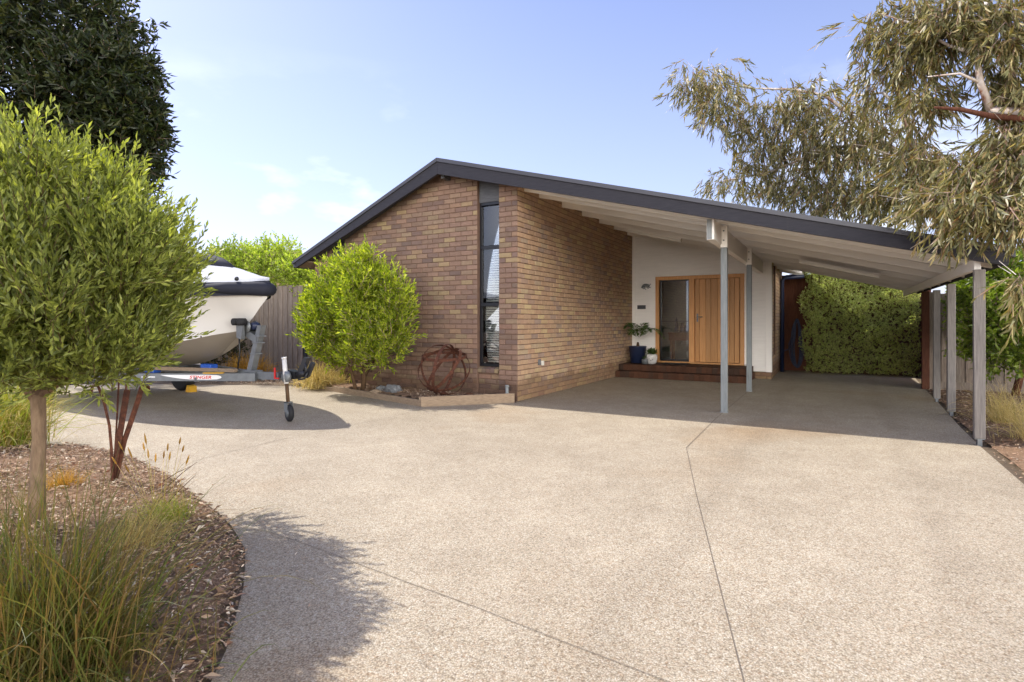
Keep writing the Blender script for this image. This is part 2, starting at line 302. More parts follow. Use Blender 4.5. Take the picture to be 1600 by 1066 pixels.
def npmesh(name, V, Fq, mat, parent=None, smooth=False, **props):
    """V (n,3) array, Fq (m,k) index array"""
    off = np.array(wloc(parent)); V = np.asarray(V, dtype=np.float32)-off.astype(np.float32)
    me = bpy.data.meshes.new(name); m, k = Fq.shape
    me.vertices.add(len(V)); me.vertices.foreach_set('co', V.ravel())
    me.loops.add(m*k); me.loops.foreach_set('vertex_index', Fq.astype(np.int32).ravel())
    me.polygons.add(m); me.polygons.foreach_set('loop_start', np.arange(0, m*k, k, dtype=np.int32)); 
    me.polygons.foreach_set('use_smooth', np.full(m, smooth, dtype=bool))
    me.materials.append(mat); me.update(calc_edges=True); me.validate()
    o = bpy.data.objects.new(name, me); COL.objects.link(o)
    if parent: o.parent = parent
    for kk, vv in props.items(): o[kk] = vv
    return o
def unit(a): return a/(np.linalg.norm(a, axis=-1, keepdims=True)+1e-9)
def leafverts(P, Dr, L, W, cup=.15, sickle=0.0, long=False, flat=None):
    n = len(P); r = unit(RS.normal(size=(n, 3))) if flat is None else unit(RS.normal(size=(n, 3))*flat+np.array([0, 0, 1.]))
    Sd = unit(np.cross(Dr, r)); Nn = unit(np.cross(Sd, Dr)); L = np.asarray(L).reshape(-1, 1)*np.ones((n, 1)); W = np.asarray(W).reshape(-1, 1)*np.ones((n, 1))
    if not long:
        V = np.stack([P, P+Dr*L*.5+Sd*W*.5+Nn*W*cup, P+Dr*L-Nn*L*.08, P+Dr*L*.5-Sd*W*.5+Nn*W*cup], 1).reshape(-1, 3)
        return V, (np.arange(n)[:, None]*4+np.array([0, 1, 2, 3])[None])
    sk = sickle*RS.choice([-1, 1], size=(n, 1))*L
    def at(t): return P+Dr*L*t+Sd*sk*t*t
    def pr(t, w_, up=0): return [at(t)+Sd*W*w_+Nn*L*up, at(t)-Sd*W*w_+Nn*L*up]
    V = np.stack(pr(0, .06)+pr(.3, .5, .01)+pr(.66, .38, .02)+pr(1.0, .03), 1).reshape(-1, 3); b = np.arange(n)[:, None]*8
    F = np.concatenate([b+np.array([[2*k, 2*k+2, 2*k+3, 2*k+1]]) for k in range(3)])
    return V, F
def fixtri(F): return F
def shoots(C0, D0, slen, nl, ang, jit=.25):
    """leaf bases and directions arranged along shoots"""
    n = len(C0); slen = np.asarray(slen)*np.ones(n); r = unit(RS.normal(size=(n, 3))); A = unit(np.cross(D0, r)); B = np.cross(D0, A)
    Ps, Ds = [], []
    for k in range(nl):
        t = (k+.4)/nl; az = k*2.4+RS.uniform(0, 1.5, n)
        rd = A*np.cos(az)[:, None]+B*np.sin(az)[:, None]; a = ang*(1-.45*t)+RS.normal(size=n)*.12
        d = D0*np.cos(a)[:, None]+rd*np.sin(a)[:, None]+RS.normal(size=(n, 3))*jit
        Ps.append(C0+D0*(slen*t)[:, None]); Ds.append(unit(d))
    return np.concatenate(Ps), np.concatenate(Ds)
def ell(c, r, n, bias=.45, lump=.0):
    d = unit(RS.normal(size=(n, 3))); q = RS.uniform(0, 1, n)**bias
    if lump: q = q*(1+lump*np.sin(d[:, 0]*7+c[0])*np.sin(d[:, 1]*6+1)*np.sin(d[:, 2]*8+2)*2)
    return np.array(c)+d*q[:, None]*np.array(r), d
def twigs(C0, D0, slen, wd=.0022):
    n = len(C0); r = unit(np.cross(D0, RS.normal(size=(n, 3)))); E = C0+D0*np.asarray(slen).reshape(-1, 1)
    V = np.stack([C0-r*wd, C0+r*wd, E+r*wd*.4, E-r*wd*.4], 1).reshape(-1, 3); return V, np.arange(n)[:, None]*4+np.array([[0, 1, 2, 3]])
def blade_mesh(name, base, spread, n, lmin, lmax, wd, droop, mat, parent, lean=(0, 0), tilt=.5, seg=6):
    P = np.array(base)+np.concatenate([RS.normal(size=(n, 2))*spread, np.zeros((n, 1))], 1)
    az = RS.uniform(0, 2*np.pi, n); tl = np.abs(RS.normal(size=n))*tilt
    d = unit(np.stack([np.cos(az)*tl+lean[0], np.sin(az)*tl+lean[1], np.ones(n)], 1)); L = RS.uniform(lmin, lmax, n)
    hd = d.copy(); hd[:, 2] = 0; hd = unit(hd); side = unit(np.cross(d, np.array([0, 0, 1.]))+RS.normal(size=(n, 3))*.5); dr = droop*RS.uniform(.5, 1.5, n)
    V = np.zeros((n, (seg+1)*2, 3)); p = P.copy(); dd = d.copy()
    for k in range(seg+1):
        ww = (wd*(1-(k/seg)**1.6)+.0006); V[:, 2*k] = p-side*ww*.5; V[:, 2*k+1] = p+side*ww*.5
        p = p+dd*(L/seg)[:, None]; dd = unit(dd+np.stack([np.zeros(n), np.zeros(n), -dr/seg*1.6*(k+1)/seg*1.6], 1)); 
        p[:, 2] = np.maximum(p[:, 2], base[2]+.01)
    b = np.arange(n)[:, None]*((seg+1)*2)
    F = np.concatenate([b+np.array([[2*k, 2*k+1, 2*k+3, 2*k+2]]) for k in range(seg)])
    return npmesh(name, V.reshape(-1, 3), F, mat, parent)
def inpoly(x, y, poly):
    c = np.zeros(len(x), bool); j = len(poly)-1
    for i in range(len(poly)):
        xi, yi = poly[i]; xj, yj = poly[j]
        c ^= ((yi > y) != (yj > y)) & (x < (xj-xi)*(y-yi)/((yj-yi) or 1e-9)+xi); j = i
    return c
def structure(o, label=None):
    o['kind'] = 'structure'; return o

# ================================================================== GROUND
g = MB(); g.add([(-90, -60, -.008), (90, -60, -.008), (90, 120, -.008), (-90, 120, -.008)], [(0, 1, 2, 3)])
structure(g.build('ground', M['ground']))
bedL = [(-14, -5.9), (-8, -5.6), (-2.88, -5.50), (-2.41, -5.18), (-1.64, -5.16), (-1.15, -5.22), (-.7, -5.31), (-.2, -5.42), (.22, -5.53), (.58, -5.63), (.89, -5.72), (1.12, -5.80), (1.31, -5.88), (1.55, -5.99), (1.73, -6.11), (1.98, -6.29), (2.19, -6.47), (2.40, -6.65), (2.55, -6.81), (2.8, -7.12), (3.1, -7.6), (3.3, -9), (3.3, -14), (-14, -14)]
drive = [(-14, -1.9), (-9.5, -1.66), (-7.45, -1.5), (-6.2, -.75), (-5.0, -.35), (-4.5, -.42), (-3.71, -.58), (-1.01, -1.22), (.04, -.09), (-.1, 0.1), (-.1, 9.2), (6.3, 9.2), (6.2, 7.4), (6.12, 5.5), (6.05, 3.5), (5.93, .8), (5.9, -.5), (5.89, -2), (5.92, -4.5), (6.1, -9), (9, -11), (16, -12), (30, -12), (30, -22), (-14, -22), (-14, -14), (3.3, -14)] + bedL[::-1][2:]  # widened out of view behind the camera to bounce more light
def sheet(name, poly, z, mat):
    from mathutils.geometry import tessellate_polygon
    vs = [Vector((x, y, z)) for x, y in poly]; tr = tessellate_polygon([vs]); m = MB()
    fs = []
    for a, b, c in tr:
        nrm = (vs[b]-vs[a]).cross(vs[c]-vs[a]).z
        fs.append((a, b, c) if nrm > 0 else (a, c, b))
    m.add(vs, fs); return m.build(name, mat)
structure(sheet('driveway', drive, 0, M['agg']))
def joint(pts, wd=.006):
    m = MB()
    for a, b in zip(pts, pts[1:]):
        a = Vector(a); b = Vector(b); d = (b-a).normalized(); s = Vector((-d.y, d.x))*wd/2
        m.add([(a.x-s.x, a.y-s.y, .004), (b.x-s.x, b.y-s.y, .004), (b.x+s.x, b.y+s.y, .004), (a.x+s.x, a.y+s.y, .004)], [(0, 1, 2, 3)])
    return m
J = joint([(3.2, -2.04), (3.15, -.07), (3.14, 4.7)], .006)
J2 = joint([(3.2, -2.04), (3.62, -3.6), (4.25, -5.83), (4.7, -7.4), (5.4, -9.9)], .0045)
J3 = joint([tuple(G(px, py).xy) for px, py in [(366, 820), (420, 832), (480, 852), (560, 882), (640, 912), (740, 948), (860, 996), (960, 1034), (1080, 1080), (1300, 1160)]], .0035)
J4 = joint([tuple(G(px, py).xy) for px, py in [(300, 722), (345, 710), (400, 697), (470, 680), (600, 655), (660, 640)]], .006)
J5 = joint([(3.2, -2.04), (4.6, -2.1), (5.88, -2.15)], .004)
for m_ in (J2, J3, J4, J5): J.add(m_.v, m_.f)
structure(J.build('driveway_joint', M['joint']))
# beds as rough sheets
def bedmesh(name, poly, z0, amp, mat, step=.09, edge=.25):
    xs = [p[0] for p in poly]; ys = [p[1] for p in poly]
    nx = int((max(xs)-min(xs))/step)+1; ny = int((max(ys)-min(ys))/step)+1
    X, Y = np.meshgrid(np.linspace(min(xs), max(xs), nx), np.linspace(min(ys), max(ys), ny))
    ins = inpoly(X.ravel(), Y.ravel(), poly).reshape(X.shape)
    P2 = np.array(poly); dist = np.full(X.shape, 9.)
    for i in range(len(P2)):
        a = P2[i]; b = P2[(i+1) % len(P2)]; ab = b-a; tt = np.clip(((X-a[0])*ab[0]+(Y-a[1])*ab[1])/(ab@ab+1e-9), 0, 1)
        dist = np.minimum(dist, np.hypot(X-a[0]-ab[0]*tt, Y-a[1]-ab[1]*tt))
    Z = z0*np.clip(dist/edge, 0, 1)+amp*(np.sin(X*5.1+Y*3.3)+np.sin(X*11-Y*9+1)*.5+RS.normal(size=X.shape)*.35)*np.clip(dist/edge, 0, 1)+.006
    V = np.stack([X, Y, Z], -1).reshape(-1, 3); id_ = np.arange(nx*ny).reshape(ny, nx)
    ok = ins[:-1, :-1] & ins[1:, :-1] & ins[:-1, 1:] & ins[1:, 1:]
    F = np.stack([id_[:-1, :-1], id_[:-1, 1:], id_[1:, 1:], id_[1:, :-1]], -1)[ok]
    return npmesh(name, V, F, mat, smooth=True)
bedLn = [p for p in bedL if p[0] > -8.5 and p[1] > -9.5] + [(3.3, -9), (-8, -9)]
structure(bedmesh('garden_bed_ground', bedLn, .05, .012, M['soil'], .06))
bedR = [(5.95, -14), (6.1, -9), (5.92, -4.5), (5.89, -2), (5.92, -.5), (5.95, .8), (6.07, 3.5), (6.14, 5.5), (13, 5.5), (13, -14)]
structure(bedmesh('side_bed_ground', bedR, .03, .012, M['soil'], .1))
plant = [(-4.55, -.38), (-3.71, -.54), (-1.01, -1.17), (-.05, -.12), (-.05, 0), (-5.2, 0), (-5.2, -.3)]
structure(bedmesh('planter_soil', plant, .10, .008, M['soil'], .05, .04))
def litter(name, poly, n, smin, smax, z, box=None, kindmat='litter', label=None):
    xs = [p[0] for p in poly]; ys = [p[1] for p in poly]; bx = box or (min(xs), max(xs), min(ys), max(ys))
    X = RS.uniform(bx[0], bx[1], n*2); Y = RS.uniform(bx[2], bx[3], n*2); k = inpoly(X, Y, poly); X = X[k][:n]; Y = Y[k][:n]; m = len(X)
    P2 = np.array(poly); dist = np.full(m, 9.)
    for i in range(len(P2)):
        a = P2[i]; b = P2[(i+1) % len(P2)]; ab = b-a; tt = np.clip(((X-a[0])*ab[0]+(Y-a[1])*ab[1])/(ab@ab+1e-9), 0, 1); dist = np.minimum(dist, np.hypot(X-a[0]-ab[0]*tt, Y-a[1]-ab[1]*tt))
    P = np.stack([X, Y, .008+z*np.clip(dist/.25, 0, 1)+RS.uniform(0, .014, m)], 1); az = RS.uniform(0, 6.28, m)
    d = unit(np.stack([np.cos(az), np.sin(az), RS.normal(size=m)*.22], 1)); L = RS.uniform(smin, smax, m)*RS.uniform(.5, 1.2, m)
    V, F = leafverts(P, d, L, L*RS.uniform(.08, .42, m), .35, flat=.45)
    o = npmesh(name, V, F, M[kindmat]); o['kind'] = 'stuff'; o['label'] = label; o['category'] = 'leaf litter'; return o
litter('leaf_litter', bedLn, 52000, .008, .042, .05, (-3, 3.3, -7.6, -5.1), label='dry bark chips and fallen leaves over the bed under the round tree')
litter('leaf_litter', bedR, 14000, .012, .06, .035, (5.9, 9, -4, 5.5), label='dry leaves and bark over the shaded bed beside the carport posts')
litter('bark_mulch', plant, 6000, .01, .045, .105, label='dark bark mulch and grit inside the timber edged planter')
gb = [(-9.5, -1.6), (-6.2, -.7), (-5, -.3), (-5, 1.1), (-9.5, 1.1)]
litter('leaf_litter', gb, 4500, .02, .08, .02, label='dark bark and leaves along the paling fence behind the boat')
litter('leaf_litter', bedLn, 7000, .03, .075, .055, (-3, 3.3, -7.6, -5.1), label='larger curled dry leaves scattered over the bed under the round tree')
# stray bits on the driveway edge
litter('leaf_litter', [(-1.5, -5.2), (.5, -5.5), (2.2, -6.4), (2.5, -6.3), (2.0, -5.9), (.9, -5.45), (-1.2, -4.95)], 900, .006, .028, .006, label='loose crumbs of bark scattered along the curved driveway edge')

# ================================================================== HOUSE
house = thing('brick_house', (0, 0, 0), 'brown brick house with low gable roof and attached open carport', 'house')
APX = -1.43
def rtop(u): return 3.80-.272*u if u >= APX else 4.19+(u-APX)*.426
def rbot(u): return 3.535-.262*u if u >= APX else 3.91+(u-APX)*.396
def bricks(m, o, ax, nrm, L0, L1, z0, topf, mi=0, holes=(), proud=.014, shift=0):
    """courses of separate bricks standing proud of the mortar; o = origin on the face plane, ax = run direction"""
    ax = Vector(ax); nrm = Vector(nrm); CHt = .086; BL = .25; row = 0; z = z0
    while z < 4.4:
        x = L0-((row % 2)*BL/2)+shift*.0-BL
        while x < L1:
            a, b = max(x, L0), min(x+BL, L1); x += BL
            spans = [(a, b)]
            for (h0, h1, hz0, hz1) in holes:
                if z+CHt*.5 > hz0 and z+CHt*.5 < hz1:
                    ns = []
                    for (p, q) in spans:
                        if q <= h0 or p >= h1: ns.append((p, q))
                        else:
                            if p < h0: ns.append((p, h0))
                            if q > h1: ns.append((h1, q))
                    spans = ns
            for (p, q) in spans:
                if q-p < .035: continue
                zt = z+CHt
                if min(topf(p), topf(q)) < zt: continue
                p2, q2 = p+(.005 if p > L0 else 0)+random.uniform(0, .003), q-(.005 if q < L1 else 0)-random.uniform(0, .003)
                za, zb = z+.005+random.uniform(-.0015, .0015), zt-.005+random.uniform(-.0015, .0015)
                rings = []; pr = proud+random.uniform(-.003, .002)
                for (ins, dp) in ((0, -.004), (.001, pr*.55), (.004, pr*.88), (.011, pr)):
                    w_ = Vector(o)+nrm*(dp-proud)
                    rings.append([w_+ax*(p2+ins)+Vector((0, 0, za+ins)), w_+ax*(q2-ins)+Vector((0, 0, za+ins)), w_+ax*(q2-ins)+Vector((0, 0, zb-ins)), w_+ax*(p2+ins)+Vector((0, 0, zb-ins))])
                vs = [v for r in rings for v in r]; fs = [(12, 13, 14, 15)]
                for k in range(3):
                    for e in range(4): fs.append((k*4+e, k*4+(e+1) % 4, (k+1)*4+(e+1) % 4, (k+1)*4+e))
                m.add(vs, fs, mi)
        z += CHt; row += 1
W1, W2 = (-.80, -.36), (-4.44, -4.02)
ftop = lambda u: rtop(u)-.06
m = MB()
bricks(m, (0, 0, 0), (1, 0, 0), (0, -1, 0), -4.9, W2[0], 0, ftop); bricks(m, (0, 0, 0), (1, 0, 0), (0, -1, 0), W2[1], W1[0], 0, ftop)
bricks(m, (0, 0, 0), (1, 0, 0), (0, -1, 0), W1[1], -.001, 0, ftop)
bricks(m, (0, .05, 0), (1, 0, 0), (0, -1, 0), W1[0], W1[1], 0, lambda u: .50); bricks(m, (0, .05, 0), (1, 0, 0), (0, -1, 0), W2[0], W2[1], 0, lambda u: .50)
for a, b in ((-4.9, W2[0]), (W2[1], APX), (APX, W1[0]), (W1[1], -.016)):
    m.prism([(a, -.1), (b, -.1), (b, rtop(b)-.07), (a, rtop(a)-.07)], .012, .24, mi=1)
for a, b in (W1, W2):
    m.box((a, .062, -.1), (b, .24, .5), 1)
    for k in range(int((b-a)/.085)+1):                      # sloping brick sill
        x = a+k*.085; x2 = min(x+.076, b)
        if x2-x > .02: m.hexa([(x, .02, .455), (x2, .02, .455), (x2, .13, .50), (x, .13, .50)], [(x, .02, .52), (x2, .02, .52), (x2, .13, .56), (x, .13, .56)])
    for s_, xx in ((1, a), (-1, b)):                       # brick returns
        pass
m.build('front_wall', [M['brick'], M['mortar']], house)
m = MB(); sidetop = lambda v: 3.735
bricks(m, (0, 0, 0), (0, 1, 0), (1, 0, 0), .013, 6.14, 0, sidetop)
m.box((-.24, .013, -.1), (-.012, 6.3, 3.74), 1)
m.build('side_wall', [M['brick_side'], M['mortar']], house)
m = MB(); bricks(m, (3.31, 0, 0), (0, 1, 0), (1, 0, 0), 6.16, 9.4, 0, lambda v: 2.76, holes=((6.75, 7.3, .5, 3),))
m.box((3.07, 6.2, -.1), (3.298, 6.75, 2.77), 1); m.box((3.07, 7.3, -.1), (3.298, 9.4, 2.77), 1); m.box((3.07, 6.75, -.1), (3.298, 7.3, .48), 1)
m.build('rear_side_wall', [M['brick_side'], M['mortar']], house)
m = MB(); m.prism([(-4.9, -.1), (-4.9, 2.55), (APX, 4.0), (3.07, 2.8), (3.07, -.1)], 9.4, 9.6); m.box((-4.9, .25, -.1), (-4.7, 9.4, 2.6))
m.build('rear_wall', M['brick_side'], house)
# windows with panes and blinds
def tall_window(u0, u1, z0, blinds=True):
    zt = rbot((u0+u1)/2)-.29; fr = MB(); v0, v1 = .085, .145
    fr.box((u0+.001, v0, z0), (u0+.04, v1, zt)); fr.box((u1-.035, v0, z0), (u1-.001, v1, zt)); fr.box((u0+.04, v0, z0), (u1-.035, v1, z0+.045)); fr.box((u0+.04, v0, zt-.045), (u1-.035, v1, zt))
    zs = [z0+.045, z0+1.07, z0+2.06, zt-.045]
    zs = [z for z in zs if z < zt-.03]+[] if zs[2] > zt else zs
    for zz in zs[1:-1]: fr.box((u0+.04, v0-.004, zz-.03), (u1-.035, v1-.002, zz+.03))
    wf = fr.build('window', M['frame'], house)
    for a, b in zip(zs, zs[1:]):
        p = MB(); p.box((u0+.04, .112, a+.02), (u1-.035, .118, b-.02)); p.build('pane', M['glass'], wf)
    if blinds:
        bl = MB(); z = z0+.07; top = zs[-2] if len(zs) > 2 else zt
        while z < top-.03:
            bl.hexa([(u0+.075, .15, z), (u1-.03, .15, z), (u1-.03, .185, z+.024), (u0+.075, .185, z+.024)], [(u0+.075, .15, z+.003), (u1-.03, .15, z+.003), (u1-.03, .185, z+.027), (u0+.075, .185, z+.027)]); z += .042
        for x in ((u0+u1)/2+.02,): bl.box((x, .166, z0+.05), (x+.004, .168, top))
        bl.box((u0+.045, .155, z0+.05), (u0+.072, .18, top+.0))
        bl.build('blind', M['white'], wf)
    rm = MB(); rm.box((u0, .6, z0), (u1, .62, zt)); rm.box((u0-.02, .24, z0), (u0, .62, zt)); rm.box((u1, .24, z0), (u1+.02, .62, zt)); rm.box((u0, .24, z0-.02), (u1, .62, z0)); rm.build('window_recess', M['roomdark'], wf)
    pn = MB(); pn.prism([(u0+.002, zt+.003), (u1-.002, zt+.003), (u1-.002, rtop(u1)-.1), (u0+.002, rtop(u0)-.1)], .07, .12); pn.build('head_panel', M['panel'], house)
    sm = MB(); sm.box((u0-.001, .013, .5), (u0+.0005, .2, zt+.3)); 
tall_window(W1[0], W1[1], .56); tall_window(W2[0], W2[1], .56)
# narrow window on the rear side wall
m = MB(); m.box((3.2, 6.76, .5), (3.26, 7.29, 2.7)); m.build('window', M['frame'], house)
# fascia boards
m = MB(); m.prism([(APX, rbot(APX)), (6.15, rbot(6.15)), (6.17, rtop(6.15)-.05), (APX, rtop(APX)-.06)], -.30, -.255); m.build('fascia_board', M['fascia'], house)
m = MB(); m.prism([(-5.12, rbot(-5.12)), (APX-.004, rbot(APX)), (APX-.004, rtop(APX)-.06), (-5.12, rtop(-5.12)-.05)], -.30, -.255); m.build('fascia_board', M['fascia'], house)
m = MB(); m.box((APX-.0, -.2, 3.85), (APX+.07, -.01, 3.99)); m.build('ridge_beam_end', M['panel'], house)
# roof sheets + capping
m = MB()
m.prism([(APX, rtop(APX)-.10), (3.9, rtop(3.9)-.09), (3.9, rtop(3.9)-.03), (APX, rtop(APX)-.03)], -.25, 10.2)
m.prism([(3.9, rtop(3.9)-.09), (6.22, rtop(6.22)-.09), (6.22, rtop(6.22)-.03), (3.9, rtop(3.9)-.03)], -.25, 6.85)
m.prism([(-5.25, rtop(-5.25)-.10), (APX, rtop(APX)-.10), (APX, rtop(APX)-.03), (-5.25, rtop(-5.25)-.03)], -.25, 10.2)
m.prism([(APX, rtop(APX)-.065), (6.2, rtop(6.2)-.055), (6.2, rtop(6.2)), (APX, rtop(APX))], -.325, -.10)
m.prism([(-5.2, rtop(-5.2)-.055), (APX-.004, rtop(APX)-.065), (APX-.004, rtop(APX)), (-5.2, rtop(-5.2))], -.325, -.10)
for k in range(16):                                         # seams of the sheet roof
    v = .35+k*.6
    if v < 6.6: m.prism([(APX, rtop(APX)-.03), (6.2, rtop(6.2)-.03), (6.2, rtop(6.2)+.01), (APX, rtop(APX)+.01)], v, v+.04)
m.build('roof', M['cap'], house)
m = MB(); m.prism([(-5.1, rbot(-5.1)+.03), (-4.9, rbot(-4.9)+.03), (-4.9, rbot(-4.9)+.06), (-5.1, rbot(-5.1)+.06)], -.25, 10); m.box((-5.2, -.25, rbot(-5.1)+.02), (-5.12, 10, rbot(-5.1)+.16)); m.build('eave_soffit', M['edging'], house)
# carport: ceiling > rafters, beams, posts
cz = lambda u: 3.70-.265*u
m = MB(); m.prism([(-.2, cz(-.2)), (3.9, cz(3.9)), (3.9, cz(3.9)+.015), (-.2, cz(-.2)+.015)], -.25, 9.4); m.prism([(3.9, cz(3.9)), (6.2, cz(6.2)), (6.2, cz(6.2)+.015), (3.9, cz(3.9)+.015)], -.25, 6.8)
cp = m.build('carport', M['white'], house)
rf = lambda u: 3.55-.262*u
for v in (-.20, .24, .79, 1.76, 2.75, 3.74, 4.71, 5.72, 6.70):
    m = MB(); u0 = .0; m.prism([(u0, rf(u0)), (6.12, rf(6.12)), (6.12, cz(6.12)-.002), (u0, cz(u0)-.002)], v, v+.045); m.build('rafter', M['white'], cp)
for v in (7.6, 8.5):
    m = MB(); m.prism([(3.31, rf(3.31)), (3.88, rf(3.88)), (3.88, cz(3.88)-.002), (3.31, cz(3.31)-.002)], v, v+.045); m.build('rafter', M['white'], cp)
m = MB(); m.box((3.03, -.05, 2.46), (3.13, 6.12, 2.745), 0, .004); m.box((3.035, -.056, 2.465), (3.10, -.051, 2.74), 1); m.build('beam', [M['white'], M['postgrey']], cp)
m = MB(); m.box((5.88, -.22, 1.90), (5.94, 6.78, 2.02), 0, .004); m.build('beam', M['white'], cp)
m = MB(); m.box((6.125, -.24, 1.94), (6.16, 6.8, 2.06), 0); m.build('edge_board', M['fascia'], cp)
for (u, v, wd) in ((3.16, .59, .045), (3.16, 3.42, .045)):
    m = MB(); m.box((u-wd, v-wd, .012), (u+wd, v+wd, 2.42), 0, .005); m.box((u-wd-.004, v-wd-.004, 2.42), (u+wd+.004, v+wd+.004, 2.74), 1, .004); m.box((u-wd-.006, v-wd-.006, 0), (u+wd+.006, v+wd+.006, .012), 0)
    m.build('post', [M['postgrey'], M['white']], cp)
for (u, v, z0) in ((5.905, -.32, .075), (6.0, 1.95, .06), (6.04, 3.52, .06)):
    m = MB(); wd = .047; m.box((u-wd, v-wd, z0), (u+wd, v+wd, rf(u)-.11), 0, .006); po = m.build('post', M['posttimber'], cp)
    m = MB(); m.box((u-.02, v-.04, -.01), (u+.02, v+.04, z0+.002)); m.box((u-wd+.003, v-wd+.003, z0-.008), (u+wd-.003, v+wd-.003, z0-.001)); m.build('post_foot', M['steel'], po)
m = MB(); m.box((6.07, 5.5, 0), (6.19, 5.62, 1.93), 0, .005); m.build('post', M['redfence'], cp, label='brown timber rear post')
for u_, v_, z_ in ((3.16, .54, 2.52), (3.16, .54, 2.66), (3.16, 3.37, 2.52), (3.16, 3.37, 2.66)):
    m = MB(); m.lathe((u_, v_-.004, z_), [(.011, -.006), (.011, .004)], 10, axis='v'); m.build('bolt', M['steel'], cp)
for u_ in (.95, 4.05):
    m = MB(); m.hexa([(u_, -.3012, rbot(u_)+.004), (u_+.004, -.3012, rbot(u_)+.004), (u_+.004, -.298, rbot(u_)+.004), (u_, -.298, rbot(u_)+.004)], [(u_, -.3012, rtop(u_)-.062), (u_+.004, -.3012, rtop(u_)-.062), (u_+.004, -.298, rtop(u_)-.062), (u_, -.298, rtop(u_)-.062)]); m.build('fascia_joint', M['black'], house)
# white entry wall, weatherboards
V6 = 6.14
wall = MB(); z = .17; DU0, DU1, DZ0, DZ1 = .62, 2.73, .30, 2.475
while z < 3.6:
    z1 = z+.155
    for a, b in ((.002, DU0), (DU0, DU1), (DU1, 3.26)):
        if a == DU0 and z1 <= DZ1+.005: continue
        zz0 = max(z, DZ1+.003) if a == DU0 else z
        ue = min(b, (3.70-.01-zz0-.012)/.265)          # where the raking ceiling cuts this board
        if ue <= a+.01: continue
        uk = min(ue, max(a, (3.70-.01-z1)/.265)); segs = ([(a, uk)] if uk > a+.001 else [])+([(uk, ue)] if ue > uk+.001 else [])
        for p_, q_ in segs:
            ta, tb = min(z1, cz(p_)-.01), min(z1, cz(q_)-.01)
            wall.hexa([(p_, V6-.022, zz0), (q_, V6-.022, zz0), (q_, V6+.02, zz0), (p_, V6+.02, zz0)], [(p_, V6-.006, ta), (q_, V6-.006, tb), (q_, V6+.02, tb), (p_, V6+.02, ta)])
    z = z1
wall.build('weatherboard_wall', M['board'], house)
m = MB(); m.prism([(0, 0), (DU0, 0), (DU0, cz(DU0)+.01), (0, cz(0)+.01)], V6+.021, V6+.12); m.prism([(DU1, 0), (3.30, 0), (3.30, cz(3.3)+.01), (DU1, cz(DU1)+.01)], V6+.021, V6+.12); m.prism([(DU0, DZ1+.002), (DU1, DZ1+.002), (DU1, cz(DU1)+.01), (DU0, cz(DU0)+.01)], V6+.021, V6+.12); m.build('wall_backing', M['board'], house)
m = MB(); m.box((.002, V6-.035, .17), (.075, V6+.02, 3.66)); m.build('corner_board', M['white'], house)
m = MB(); m.box((3.2, V6-.045, .16), (3.322, V6+.12, 2.83)); m.build('corner_board', M['white'], house)
m = MB(); bricks(m, (0, V6+.0, 0), (1, 0, 0), (0, -1, 0), 2.96, 3.31, -.02, lambda u: .17); m.box((2.9, V6+.012, -.1), (3.31, V6+.12, .16), 1); m.build('foundation', [M['brick_side'], M['mortar']], house)
# steps
m = MB()
def stepcourse(u0, u1, v0, v1, z0, z1):
    u = u0
    while u < u1:
        ub = min(u+.115, u1); m.box((u+.002, v0, z0+.002), (ub-.004, v0+.23, z1), 0, .006); u = ub
    m.box((u0, v0+.006, z0), (u1-.003, v1, z1-.006), 1)
stepcourse(.005, 2.95, 4.80, V6, 0, .15); stepcourse(.005, 2.93, 5.05, V6, .152, .295)
m.build('steps', [M['step'], M['step']], house)
m = MB(); m.box((.9, 5.62, .296), (1.5, 6.0, .31), 0, .003); dm = m.build('door_mat', M['rubber'], None, label='dark door mat in front of the glass sidelight', category='mat')
# door
door = MB(); fv0, fv1 = V6-.05, V6+.08
door.box((DU0, fv0, DZ0), (DU0+.085, fv1, DZ1)); door.box((DU1-.09, fv0, DZ0), (DU1, fv1, DZ1)); door.box((DU0+.085, fv0+.002, DZ1-.085), (DU1-.09, fv1-.002, DZ1)); door.box((1.455, fv0+.004, DZ0), (1.585, fv1-.004, DZ1-.085))
door.box((DU0-.01, fv0-.05, DZ0-.003), (DU1, fv1, DZ0+.038))
df = door.build('door_frame', M['cedar'], house)
m = MB(); u = 1.592; 
for wdt in (.105, .15, .12, .15, .12, .15, .12, .115):
    b_ = min(u+wdt, 2.636); m.box((u+.002, V6+.0, DZ0+.045), (b_-.003, V6+.04, DZ1-.092), 0, .003); u = b_
dr = m.build('door', M['cedar'], house)
m = MB(); m.box((1.63, V6-.012, 1.33), (1.67, V6-.001, 1.53), 0, .003); m.tube([(1.65, V6-.012, 1.45), (1.65, V6-.055, 1.45), (1.66, V6-.06, 1.45), (1.78, V6-.06, 1.45)], .010, 10); m.lathe((1.65, V6-.02, 1.38), [(.016, -.004), (.016, .012)], 14, axis='v'); m.build('handle', M['steel'], dr)
m = MB(); m.box((DU0+.10, V6+.03, DZ0+.05), (DU0+.125, V6+.06, DZ1-.095)); m.box((1.425, V6+.03, DZ0+.05), (1.45, V6+.06, DZ1-.095)); m.box((DU0+.125, V6+.031, DZ0+.05), (1.425, V6+.059, DZ0+.09)); m.box((DU0+.125, V6+.031, DZ1-.12), (1.425, V6+.059, DZ1-.095)); m.box((DU0+.125, V6+.035, 1.335), (1.425, V6+.055, 1.345))
sl = m.build('sidelight', M['frame'], house)
m = MB(); m.box((DU0+.125, V6+.044, DZ0+.09), (1.425, V6+.049, DZ1-.12)); m.build('pane', M['glass'], sl)
